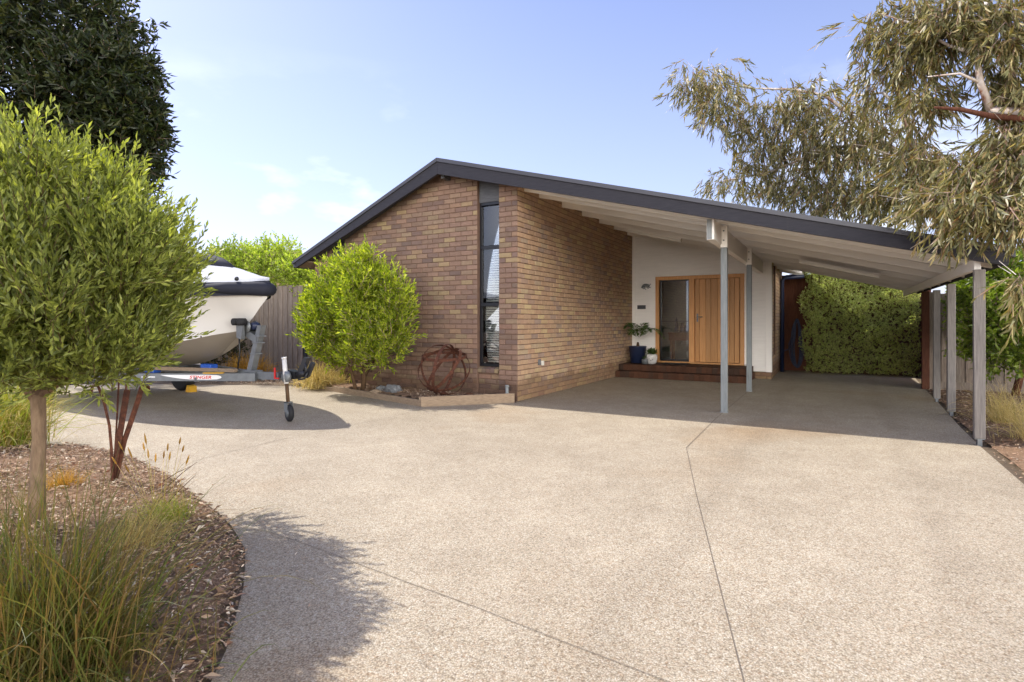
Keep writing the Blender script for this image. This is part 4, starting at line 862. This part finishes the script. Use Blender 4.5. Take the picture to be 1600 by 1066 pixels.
p3 = (.56, 5.36, PZ); po3 = pot('potted_cactus', p3, [(.06, 0), (.075, .01), (.08, .10), (.078, .12), (.07, .12), (.065, .10)], 'steel', 'tiny plant in a small grey pot between the navy and white pots'); po3['category'] = 'potted plant'
C0, d0 = ell((.56, 5.36, .43), (.03, .03, .02), 10); P, Dd = shoots(C0, unit(d0+np.array([0, 0, 1.2])), .05, 5, .9); V, F = leafverts(P, Dd, .045, .012, .3); npmesh('foliage', V, F, M['palm'], po3)

# ================================================================== FENCES
def paling_fence(u0, u1, v, zt, mat, label, z0=0, pw=.115, group=None, along='u', dip=None):
    fnc = thing('paling_fence', ((u0+u1)/2, v, 0) if along == 'u' else (v, (u0+u1)/2, 0), label, 'fence', group)
    m = MB(); x = u0; k = 0
    while x < u1:
        off_ = 0 if k % 2 else -.018; h = zt+random.uniform(-.02, .02)-(dip(x) if dip else 0); a, b = x, x+pw
        if along == 'u': m.box((a, v+off_, z0), (b-.006, v+off_+.016, h))
        else: m.box((v+off_, a, z0), (v+off_+.016, b-.006, h))
        x += pw*.82; k += 1
    m.build('palings', M[mat], fnc)
    for zz in (z0+.25, (z0+zt)/2, zt-.25):
        m = MB()
        if along == 'u': m.box((u0, v+.02, zz), (u1, v+.06, zz+.07))
        else: m.box((v+.02, u0, zz), (v+.06, u1, zz+.07))
        m.build('rail', M[mat], fnc)
    x = u0+.3
    while x < u1:
        m = MB()
        if along == 'u': m.box((x, v+.062, 0), (x+.1, v+.15, zt-.05))
        else: m.box((v+.062, x, 0), (v+.15, x+.1, zt-.05))
        m.build('post', M[mat], fnc); x += 2.4
    m = MB()
    if along == 'u': m.box((u0, v-.03, 0), (u1, v-.02, .16))
    else: m.box((v-.03, u0, 0), (v-.02, u1, .16))
    m.build('plinth_board', M[mat], fnc)
    return fnc
paling_fence(-16, -6.92, 1.3, 2.24, 'fence', 'weathered grey paling fence behind the boat, left panel')
paling_fence(-6.70, -4.92, 1.34, 2.17, 'fence', 'weathered grey paling fence between the dark post and the house')
m = MB(); m.box((-6.92, 1.30, 0), (-6.71, 1.42, 2.22), 0, .006); m.build('fence_post', M['black'], None, label='dark fence post between the two grey paling fences', category='post')
paling_fence(6.2, 13, 5.60, 1.9, 'fence', 'brown paling fence behind the leafy vine beside the carport')
paling_fence(3.33, 6.6, 8.98, 2.62, 'redfence', 'brown paling fence at the back behind the hedge and hose')
paling_fence(5.6, 9.0, 6.5, 1.9, 'redfence', 'brown paling fence along the right end of the hedge', along='v')

# ================================================================== PLANTS
def lobes(c, r, k, lr, n, seed, zmin=-1):
    rr_ = random.Random(seed); out = []
    for i in range(k):
        z = 1-2*(i+.5)/k; th = i*2.39996+rr_.uniform(-.4, .4); q = math.sqrt(1-z*z)
        if z < zmin: continue
        f = rr_.uniform(.78, 1.08); s_ = rr_.uniform(.75, 1.3)*lr
        out.append(((c[0]+r[0]*f*q*math.cos(th), c[1]+r[1]*f*q*math.sin(th), c[2]+r[2]*f*z), (s_, s_, s_*.9), int(n*s_/lr)))
    return out
def trunkset(parent, paths, mat, name='trunk'):
    m = MB()
    for pts, rs in paths: m.tube(pts, rs, 10)
    return m.build(name, M[mat], parent)
def foliage(parent, blobs, leaf, mat, up=(0, 0, 1), outw=.7, upw=.6, slen=(.15, .3), nl=14, ang=.7, long=False, sickle=0, jit=.2, bias=.4, lump=.1, name='crown', twig=True, flat=None, cup=.15, reject=None):
    Vs, Fs, o_ = [], [], 0; TV, TF, to_ = [], [], 0
    for (c, r, n) in blobs:
        C0, d0 = ell(c, r, n, bias, lump)
        if reject is not None: k = ~reject(C0); C0 = C0[k]; d0 = d0[k]
        n = len(C0); dd_ = unit(d0*outw+np.array(up)*upw+RS.normal(size=(n, 3))*.3); sl = RS.uniform(slen[0], slen[1], n)
        P, Dd = shoots(C0, dd_, sl, nl, ang, jit); L = leaf[0]*RS.uniform(.65, 1.2, len(P)); 
        V, F = leafverts(P, Dd, L, leaf[1]*RS.uniform(.8, 1.2, len(P)), cup, sickle, long, flat); Vs.append(V); Fs.append(F+o_); o_ += len(V)
        if twig: V, F = twigs(C0, dd_, sl, .0022 if leaf[0] < .09 else .004); TV.append(V); TF.append(F+to_); to_ += len(V)
    o = npmesh(name, np.concatenate(Vs), np.concatenate(Fs), M[mat], parent)
    if twig: npmesh('twigs', np.concatenate(TV), np.concatenate(TF), M['barkdark' if leaf[0] < .09 else 'twig'], parent, kind='stuff')
    return o
# round olive like tree in the left bed
ol = thing('olive_tree', (.17, -6.48, .04), 'round olive tree with dense grey green crown in the left bed', 'tree')
tb = Vector((.17, -6.48, 0)); 
trunkset(ol, [([tb+Vector((-.04, 0, -.02)), tb+Vector((-.01, 0, .3)), tb+Vector((.02, 0, .6)), tb+Vector((.0, 0, .88)), tb+Vector((0, .02, .98))], [.056, .042, .038, .042, .045]),
              ([tb+Vector((0, 0, .86)), tb+Vector((-.14, -.05, 1.02)), tb+Vector((-.22, -.1, 1.3)), tb+Vector((-.25, -.1, 1.9))], [.05, .042, .032, .012]),
              ([tb+Vector((0, 0, .88)), tb+Vector((.08, .04, 1.08)), tb+Vector((.12, .1, 1.4)), tb+Vector((.2, .1, 2.1))], [.045, .035, .028, .01]),
              ([tb+Vector((.0, 0, .86)), tb+Vector((.18, .1, 1.0)), tb+Vector((.45, .25, 1.2)), tb+Vector((.65, .3, 1.5))], [.032, .024, .018, .008]),
              ([tb+Vector((0, 0, .9)), tb+Vector((-.1, .1, 1.1)), tb+Vector((-.3, .4, 1.5)), tb+Vector((-.4, .5, 2.0))], [.04, .03, .02, .01])], 'bark')
oc = tb+Vector((.11, -.10, 1.58))
foliage(ol, [((oc.x, oc.y, oc.z), (.72, .72, .58), 1500)]+lobes((oc.x, oc.y, oc.z), (.80, .80, .66), 44, .19, 100, 4)+[((oc.x+.42, oc.y+.18, oc.z-.36), (.42, .42, .34), 420), ((oc.x+.55, oc.y+.2, oc.z+.1), (.4, .4, .3), 200), ((oc.x-.1, oc.y-.1, 1.16), (.82, .8, .22), 420), ((tb.x+.05, tb.y, 1.05), (.5, .5, .14), 260)], (.055, .0155), 'olive', outw=.6, upw=.95, slen=(.12, .30), nl=16, ang=.6, jit=.12, bias=.33, lump=.07)
foliage(ol, lobes((oc.x, oc.y, oc.z), (.86, .86, .60), 90, .05, 3, 9, -.4), (.05, .014), 'olive', outw=.45, upw=1.0, slen=(.22, .42), nl=20, ang=.6, jit=.12, name='stray_shoots')
# bush by the wall
bu = thing('bottlebrush_bush', (-2.9, -.66, .1), 'bright green rounded bush in the planter before the gable wall', 'bush')
bb = Vector((-2.87, -.66, .08))
trunkset(bu, [([bb+Vector((.03, 0, 0)), bb+Vector((.06, 0, .3)), bb+Vector((.15, 0, .8)), bb+Vector((.3, 0, 1.5))], [.05, .04, .03, .01]), ([bb+Vector((-.12, -.03, 0)), bb+Vector((-.25, 0, .3)), bb+Vector((-.42, 0, .7)), bb+Vector((-.6, 0, 1.4))], [.035, .03, .024, .01]),
              ([bb+Vector((.06, 0, .25)), bb+Vector((.2, .05, .5)), bb+Vector((.5, .05, .9)), bb+Vector((.8, .0, 1.3))], [.03, .024, .018, .008]), ([bb+Vector((.02, 0, .2)), bb+Vector((-.05, .1, .8)), bb+Vector((-.1, .1, 1.9))], [.03, .022, .01])], 'barkdark')
rej = lambda P: P[:, 1] > -.14
foliage(bu, [((-2.88, -.80, 1.40), (.70, .44, .72), 420)]+lobes((-2.86, -.82, 1.40), (1.0, .46, .96), 40, .22, 46, 8, -.85)+[((-2.95, -.82, 2.25), (.38, .35, .30), 110), ((-2.0, -.80, 1.30), (.40, .34, .48), 130), ((-2.15, -.8, .85), (.34, .32, .3), 80), ((-3.5, -.85, .75), (.4, .36, .3), 90), ((-2.5, -.8, 1.95), (.32, .3, .3), 80), ((-3.75, -.85, 1.2), (.40, .36, .5), 130)],
        (.092, .027), 'lime', outw=.65, upw=.75, slen=(.12, .32), nl=11, ang=.8, jit=.15, bias=.38, lump=.12, reject=rej)
# dark tree behind the boat
dt = thing('tall_dark_tree', (-12.2, .2, 0), 'tall dark broad leaved tree behind the boat at left', 'tree')
dc_ = D(70, 100, 20.3)
trunkset(dt, [([(dc_.x, dc_.y, 0), (dc_.x+.1, dc_.y, 2), (dc_.x, dc_.y, 6), (dc_.x+.2, dc_.y, 9.5)], [.32, .26, .16, .03]), ([(dc_.x, dc_.y, 3), (dc_.x+1.2, dc_.y-.5, 5), (dc_.x+2.2, dc_.y-.6, 7)], [.14, .1, .04]), ([(dc_.x, dc_.y, 3.4), (dc_.x-1.4, dc_.y-.5, 5.5), (dc_.x-2.2, dc_.y-.6, 8)], [.14, .1, .04])], 'barkdark')
dt.location = (dc_.x, dc_.y, 0)
for ch in list(dt.children): ch.location = Vector((-12.2, .2, 0))-Vector((dc_.x, dc_.y, 0))
def dblob(px, py, d, r, n): d *= 1.4; p = D(px, py, d); rr = r/866*d; return ((p.x, p.y, p.z), (rr, rr, rr*.9), n)
foliage(dt, [dblob(60, 60, 14.5, 145, 950), dblob(150, 150, 14, 85, 650), dblob(40, 210, 14, 130, 750), dblob(175, 240, 14, 62, 300), dblob(225, 215, 14, 24, 60), dblob(215, 265, 14, 28, 70), dblob(-60, 140, 14, 130, 400), dblob(105, 35, 14.5, 80, 400), dblob(205, 190, 14, 38, 160), dblob(-20, -60, 14.5, 140, 300), dblob(190, 110, 14.2, 42, 170)],
        (.32, .105), 'dark', outw=.7, upw=.1, slen=(.3, .6), nl=9, ang=1.15, jit=.3, bias=.3, lump=.12, cup=.2)
# dark shrubs under that tree (hides the yard behind the boat)
ds = thing('dark_shrub', (-11, -.6, 0), 'dense dark shrub behind the stern of the boat', 'shrub')
foliage(ds, [((-11, -.2, 1.2), (1.6, .9, 1.3), 700), ((-13.5, -.6, 1.4), (1.8, 1, 1.5), 600), ((-9.2, .4, .9), (.9, .6, .9), 300)], (.10, .04), 'dark', slen=(.15, .3), nl=9, ang=.9, bias=.3)
# lime shrub behind fence
ls = thing('lime_shrub', (-8.4, 2.6, 0), 'light green airy shrub rising behind the grey paling fence', 'shrub')
trunkset(ls, [([(-8.4, 2.6, 0), (-8.5, 2.6, 1.5), (-9.2, 2.6, 3.4)], [.06, .045, .01]), ([(-8.2, 2.6, 0), (-8.0, 2.6, 1.6), (-7.6, 2.6, 3.3)], [.05, .04, .01])], 'bark')
def lb(px, py, d, rx, rz, n): p = D(px, py, d); return ((p.x, p.y, p.z), (rx/866*d, rx/866*d*.6, rz/866*d), n)
foliage(ls, [lb(400, 425, 15, 75, 30, 800), lb(360, 415, 15, 40, 26, 320), lb(430, 402, 15, 45, 20, 200), lb(470, 432, 14.3, 35, 24, 380), lb(330, 425, 15.5, 45, 25, 240)], (.095, .045), 'limeback', outw=.6, upw=.5, slen=(.15, .4), nl=8, ang=.9, bias=.5, lump=.25)
Lspr, Dspr = [], []
C0 = np.array([tuple(D(px, 405+RS.uniform(-8, 10), 15)) for px in RS.uniform(335, 470, 34)]); d0 = unit(RS.normal(size=(34, 3))*.45+np.array([0, 0, 1])); sl = RS.uniform(.35, .75, 34)
P, Dd = shoots(C0, d0, sl, 16, 1.0, .2); V, F = leafverts(P, Dd, .09, .045); npmesh('sprays', V, F, M['limeback'], ls); V, F = twigs(C0, d0, sl, .008); npmesh('twigs', V, F, M['bark'], ls)
# hedge
hg = thing('hedge', (5.1, 8.5, 0), 'tall variegated cream and green hedge across the back of the carport', 'hedge')
n = 9500; U_ = RS.uniform(3.85, 6.35, n); Z_ = RS.uniform(.03, 3.4, n); Vd = RS.uniform(0, 1, n)**2*.45
face = 8.28+.10*np.sin(U_*5+Z_*3)+.07*np.sin(Z_*8-U_*3)+.04*np.sin(U_*17)*np.sin(Z_*15)+(U_ < 4.05)*.12
C0 = np.stack([U_, face+Vd, Z_], 1); C0[:, 0] += (C0[:, 0] < 4.1)*(.10*np.sin(Z_*6)); d0 = unit(np.stack([RS.normal(size=n)*.5, -np.ones(n)*.8, .5+RS.normal(size=n)*.4], 1))
P, Dd = shoots(C0, d0, .09, 8, .95, .25); V, F = leafverts(P, Dd, .042*RS.uniform(.6, 1.2, len(P)), .02); npmesh('leaves', V, F, M['hedge'], hg)
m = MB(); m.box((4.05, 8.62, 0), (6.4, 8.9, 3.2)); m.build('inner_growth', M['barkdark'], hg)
# vine on the right
vn = thing('leafy_vine', (7.4, 4.6, 0), 'broad leaved green vine shrub behind the right timber posts', 'shrub')
trunkset(vn, [([(7.3, 4.8, 0), (7.4, 4.8, .5), (7.6, 4.7, 1.3)], [.06, .05, .03])], 'redfence')
foliage(vn, [lb(1560, 500, 8.6, 85, 62, 900), lb(1500, 490, 9.2, 55, 62, 520), lb(1580, 440, 8.8, 70, 45, 460), lb(1620, 530, 8.2, 80, 60, 360), lb(1480, 540, 9.3, 30, 30, 120), lb(1530, 440, 9.4, 60, 30, 260), lb(1500, 480, 10.2, 36, 66, 330), lb(1474, 490, 10.7, 20, 50, 150)], (.095, .045), 'vine', outw=.7, upw=.3, slen=(.12, .3), nl=8, ang=1.0, bias=.35, flat=1.0, reject=lambda P: P[:, 0] < 6.45)
m = MB(); m.box((6.9, 5.2, 1.6), (7.0, 5.3, 2.35)); m.build('pipe_post', M['postgrey'], None, label='pale grey metal post rising behind the vine and the front timber post', category='post')

# eucalypt
eu = thing('gum_tree', (7.9, -.6, 0), 'gum tree with drooping olive leaves over the carport roof at right', 'tree')
def bpath(pp): return [tuple(D(a, b, c)) for a, b, c in pp]
T0 = [(7.9, -.6, 0), (7.7, -.55, 1.2), (7.4, -.4, 2.4), tuple(D(1680, 190, 5.3)), tuple(D(1600, 177, 5.4)), tuple(D(1548, 172, 5.6))]
trunkset(eu, [(T0, [.20, .17, .13, .085, .05, .035]),
    (bpath([(1548, 172, 5.6), (1532, 130, 5.6), (1525, 85, 5.7), (1536, 40, 5.8), (1546, -30, 5.9)]), [.036, .03, .025, .02, .015]),
    ([(7.4, -.4, 2.4), tuple(D(1640, 330, 5.2)), tuple(D(1560, 330, 5.6)), tuple(D(1500, 300, 6.2)), tuple(D(1440, 262, 6.8)), tuple(D(1385, 225, 7.6))], [.12, .085, .06, .05, .04, .03]),
    (bpath([(1385, 225, 7.6), (1330, 180, 8.0), (1290, 150, 8.2), (1240, 140, 8.5), (1165, 138, 8.8)]), [.03, .026, .022, .02, .008]),
    (bpath([(1440, 262, 6.8), (1405, 170, 6.9), (1380, 145, 7.0), (1330, 150, 7.6)]), [.028, .02, .016, .008]),
    (bpath([(1385, 225, 7.6), (1300, 230, 8.4), (1200, 270, 9.0), (1120, 285, 9.4)]), [.026, .022, .016, .006]),
    (bpath([(1525, 85, 5.7), (1480, 70, 5.9), (1420, 35, 6.2), (1370, 20, 6.4)]), [.02, .015, .012, .006]),
    (bpath([(1532, 130, 5.6), (1500, 115, 5.6), (1450, 120, 5.9)]), [.016, .012, .006]),
    (bpath([(1600, 177, 5.4), (1640, 90, 5.2), (1600, 20, 5.4)]), [.04, .03, .015])], 'gum')
m = MB()
for a, b in ((1470, 172), (1505, 180), (1530, 176)): pass
m.tube(bpath([(1460, 168, 5.62), (1500, 171, 5.6), (1550, 182, 5.55), (1602, 186, 5.36)]), [.012, .022, .03, .035], 8); m.build('bark_strip', M['redfence'], eu)
def eb(px, py, d, rx, ry, n): n = int(n*(.82 if px < 1440 else 1.35)); p = D(px, py, d); s_ = d/866; return ((p.x, p.y, p.z), (rx*s_, rx*s_, ry*s_), n)
EB = [eb(1105, 125, 9.0, 52, 34, 130), eb(1130, 165, 9.0, 55, 50, 190), eb(1075, 115, 9, 30, 25, 26),
      eb(1225, 165, 8.6, 60, 42, 150), eb(1280, 160, 8.3, 55, 50, 170), eb(1190, 220, 9.0, 50, 45, 150), eb(1260, 230, 8.6, 65, 50, 240), eb(1330, 230, 8.0, 60, 55, 240),
      eb(1160, 275, 9.4, 70, 22, 150), eb(1240, 290, 9.0, 70, 28, 200), eb(1330, 300, 8.2, 70, 35, 230), eb(1400, 300, 7.3, 60, 40, 200),
      eb(1375, 35, 6.6, 45, 50, 90), eb(1390, 110, 6.8, 55, 45, 120), eb(1370, 170, 7.2, 50, 35, 90), eb(1440, 60, 6.2, 50, 60, 120), eb(1450, 150, 6.2, 38, 45, 70), eb(1410, 225, 7.0, 45, 35, 90),
      eb(1490, 30, 5.9, 45, 45, 70), eb(1575, 60, 5.6, 45, 60, 130), eb(1585, 130, 5.7, 32, 45, 60), eb(1545, 10, 5.8, 50, 40, 70),
      eb(1520, 260, 5.7, 55, 35, 95), eb(1580, 215, 5.5, 34, 40, 110), eb(1592, 150, 5.5, 22, 50, 60), eb(1440, 250, 6.6, 50, 30, 90), eb(1500, 10, 5.9, 60, 30, 60), eb(1430, 10, 6.3, 50, 30, 60), eb(1470, 310, 6.0, 60, 40, 130), eb(1535, 310, 5.4, 60, 34, 110), eb(1590, 270, 5.3, 40, 60, 100), eb(1592, 330, 5.1, 30, 30, 40), eb(1600, 450, 4.6, 22, 40, 26), eb(1420, 345, 6.4, 45, 12, 26), eb(1490, 352, 5.6, 50, 10, 20)]
def rr_(P):        # keep twigs off and above the roof
    zr = 3.80-.272*P[:, 0]; return (P[:, 1] > -.6) & (P[:, 0] < 6.5) & (P[:, 2] < zr+.30)
foliage(eu, EB, (.125, .018), 'gumleaf', up=(0, 0, -1), outw=.35, upw=.85, slen=(.14, .36), nl=11, ang=.42, long=True, sickle=.14, jit=.14, bias=.5, lump=.2, reject=rr_)
# dry twiggy bits
TV, TF, o_ = [], [], 0
for (c, r, n) in EB:
    k = max(6, n//6); C0, d0 = ell(c, r, k, .6); V, F = twigs(C0, unit(d0+np.array([-.3, 0, .3])), RS.uniform(.08, .28, k), .0035); TV.append(V); TF.append(F+o_); o_ += len(V)
npmesh('branchlets', np.concatenate(TV), np.concatenate(TF), M['gum'], eu, kind='stuff')

# ================================================================== GRASSES
def tuft(name, base, label, **k):
    o = thing(name, base, label, 'grass', k.pop('group', None)); return o
o = tuft('grass_tuft', (2.02, -7.12, .04), 'big arching green and rust tuft of grass nearest the camera', group='grass tufts')
b = G(75, 1085, .04)
blade_mesh('blades', (b.x, b.y, .04), .11, 950, .42, .86, .0052, .95, M['tuft'], o, lean=(.10, .0), tilt=.42, seg=9)
blade_mesh('thatch', (b.x, b.y, .03), .18, 900, .15, .45, .004, 1.8, M['tuft'], o, lean=(.1, .05), tilt=.9, seg=6)
blade_mesh('dry_blades', (b.x+.0, b.y, .04), .12, 160, .25, .5, .0035, 1.3, M['tuft'], o, lean=(.25, .1), tilt=.6, seg=8)
b = G(-60, 1000, .04); o = tuft('grass_tuft', tuple(b), 'upright thin stemmed grass at the left edge below the olive trunk', group='grass tufts')
blade_mesh('blades', tuple(b), .12, 320, .5, .85, .0042, .35, M['tuft'], o, tilt=.25, seg=8)
b = G(10, 695, .04); o = tuft('grass_tuft', tuple(b), 'lime green fountain tuft left of the olive trunk beside the driveway', group='grass tufts')
blade_mesh('blades', tuple(b), .13, 1000, .6, 1.0, .008, 1.0, M['tuftlime'], o, lean=(.05, 0), tilt=.6, seg=9)
blade_mesh('dry_blades', tuple(b), .16, 500, .4, .9, .005, 1.5, M['straw'], o, lean=(.45, .1), tilt=.5, seg=8)
b = G(495, 606, .03); o = tuft('grass_tuft', tuple(b), 'straw coloured tussock at the left end of the planter edging', group='grass tufts')
blade_mesh('blades', tuple(b), .13, 650, .35, .68, .011, 1.7, M['straw'], o, tilt=.8, seg=8)
b = G(525, 604, .03); o = tuft('grass_tuft', (b.x, b.y, b.z), 'second straw tussock directly under the left of the bright bush', group='grass tufts')
blade_mesh('blades', tuple(b), .10, 380, .25, .5, .011, 1.6, M['straw'], o, tilt=.8, seg=7)
for px, lb_ in ((375, 'golden dry tussock between boat bow and fence, left one'), (400, 'golden dry tussock between winch post and fence, right one')):
    b = G(px, 592, .0); o = tuft('grass_tuft', tuple(b), lb_, group='grass tufts'); blade_mesh('blades', tuple(b), .15, 420, .4, .75, .013, 1.5, M['gold'], o, tilt=.7, seg=7)
b = G(98, 762, .05); o = tuft('grass_tuft', tuple(b), 'small yellow tuft on the mulch right of the olive trunk', group='grass tufts')
blade_mesh('blades', tuple(b), .05, 380, .08, .2, .003, 1.0, M['gold'], o, tilt=.8, seg=5)
b = G(262, 815, .05); o = tuft('grass_tuft', tuple(b), 'small pale green tuft near the curved driveway edge', group='grass tufts')
blade_mesh('blades', tuple(b), .07, 420, .1, .24, .003, 1.2, M['tuftlime'], o, lean=(-.2, -.1), tilt=.8, seg=6)
b = G(215, 850, .05); o = tuft('grass_tuft', tuple(b), 'wispy straw tuft lying on the mulch in the middle of the left bed', group='grass tufts')
blade_mesh('blades', tuple(b), .09, 360, .15, .34, .003, 1.4, M['straw'], o, lean=(.3, .1), tilt=.8, seg=6)
# foxtail grass
fx = tuft('foxtail_grass', tuple(G(240, 800, .05)), 'foxtail grass with buff seed heads beside the rusty steel reeds')
m = MB(); hm = MB()
for (px, py, bx, by) in ((190, 700, 230, 790), (205, 712, 235, 800), (225, 700, 240, 790), (228, 690, 245, 800), (243, 718, 238, 800), (256, 712, 250, 800), (265, 715, 255, 800), (286, 702, 262, 800), (281, 690, 262, 800), (292, 722, 268, 805), (180, 722, 225, 800), (200, 735, 235, 810), (262, 700, 255, 800), (232, 712, 240, 800)):
    b = G(bx, by, .04); dpt = (b-Cv).dot(Fv); tp = D(px, py, dpt+random.uniform(-.1, .1)); mid = b.lerp(tp, .55)+Vector((0, 0, .02))
    m.tube([b, mid, tp], [.0018, .0014, .001], 5); dr_ = (tp-mid).normalized(); e_ = tp+dr_*.02+Vector((random.uniform(-.015, .015), 0, .0))
    L_ = random.uniform(.05, .085); q = tp-dr_*.02; hm.tube([q, q+dr_*L_*.3, q+dr_*L_*.7, q+dr_*L_], [.002, .0065, .005, .001], 7)
m.build('stems', M['straw'], fx); hm.build('seed_heads', M['gold'], fx)
# bare twigs
for (a, b_, lb_) in (((250, 800), (306, 742), 'longest bare dark twig leaning over the driveway edge'), ((240, 790), (290, 745), 'bare dark twig left of the longest one at the driveway edge'), ((262, 760), (308, 722), 'upper bare dark twig crossing the foxtail heads'), ((255, 752), (300, 728), 'short bare twig left of the upper twig by the foxtails'), ((176, 782), (207, 796), 'dark fallen twig lying at the foot of the rusty steel reeds')):
    m = MB(); p = G(*a, .05); dp = (p-Cv).dot(Fv); q = D(b_[0], b_[1], dp+.05) if b_[1] < 790 else G(b_[0], b_[1], .06)
    m.tube([p, p.lerp(q, .5)+Vector((0, 0, .01)), q], [.004, .003, .0015], 5); m.build('bare_twig', M['barkdark'], None, label=lb_, category='twig', group='bare twigs in the left bed')
# right bed grasses
for (px, py, n, lb_) in ((1570, 660, 420, 'fine wispy grass clump right of the front timber post'), (1620, 690, 420, 'wispy grass clump at the right edge, nearest in the side bed')):
    b = G(px, py, .03); o = tuft('grass_tuft', tuple(b), lb_, group='grass tufts'); blade_mesh('blades', tuple(b), .10, n, .35, .7, .004, 1.4, M['straw'], o, lean=(-.1, 0), tilt=.8, seg=8)

# ================================================================== NEIGHBOUR
nb = thing('neighbour_house', (-22, 12, 0), 'distant house with brown tiled roof behind the lime shrub', 'house')
q = D(398, 396, 27)
m = MB(); m.box((q.x-6, q.y-3, 0), (q.x+6, q.y+3, q.z-1.6)); m.build('wall', M['brick_side'], nb)
m = MB(); x0, x1, y0, y1, zb, zt = q.x-6.5, q.x+6.5, q.y-3.5, q.y+3.5, q.z-1.6, q.z
m.add([(x0, y0, zb), (x1, y0, zb), (x1, y1, zb), (x0, y1, zb), (x0+4, q.y, zt), (x1-4, q.y, zt)], [(0, 1, 5, 4), (1, 2, 5), (2, 3, 4, 5), (3, 0, 4), (3, 2, 1, 0)]); m.build('roof', M['tile'], nb)
nb.location = (q.x, q.y, 0)
for ch in nb.children: ch.location = Vector((-22, 12, 0))-Vector((q.x, q.y, 0))
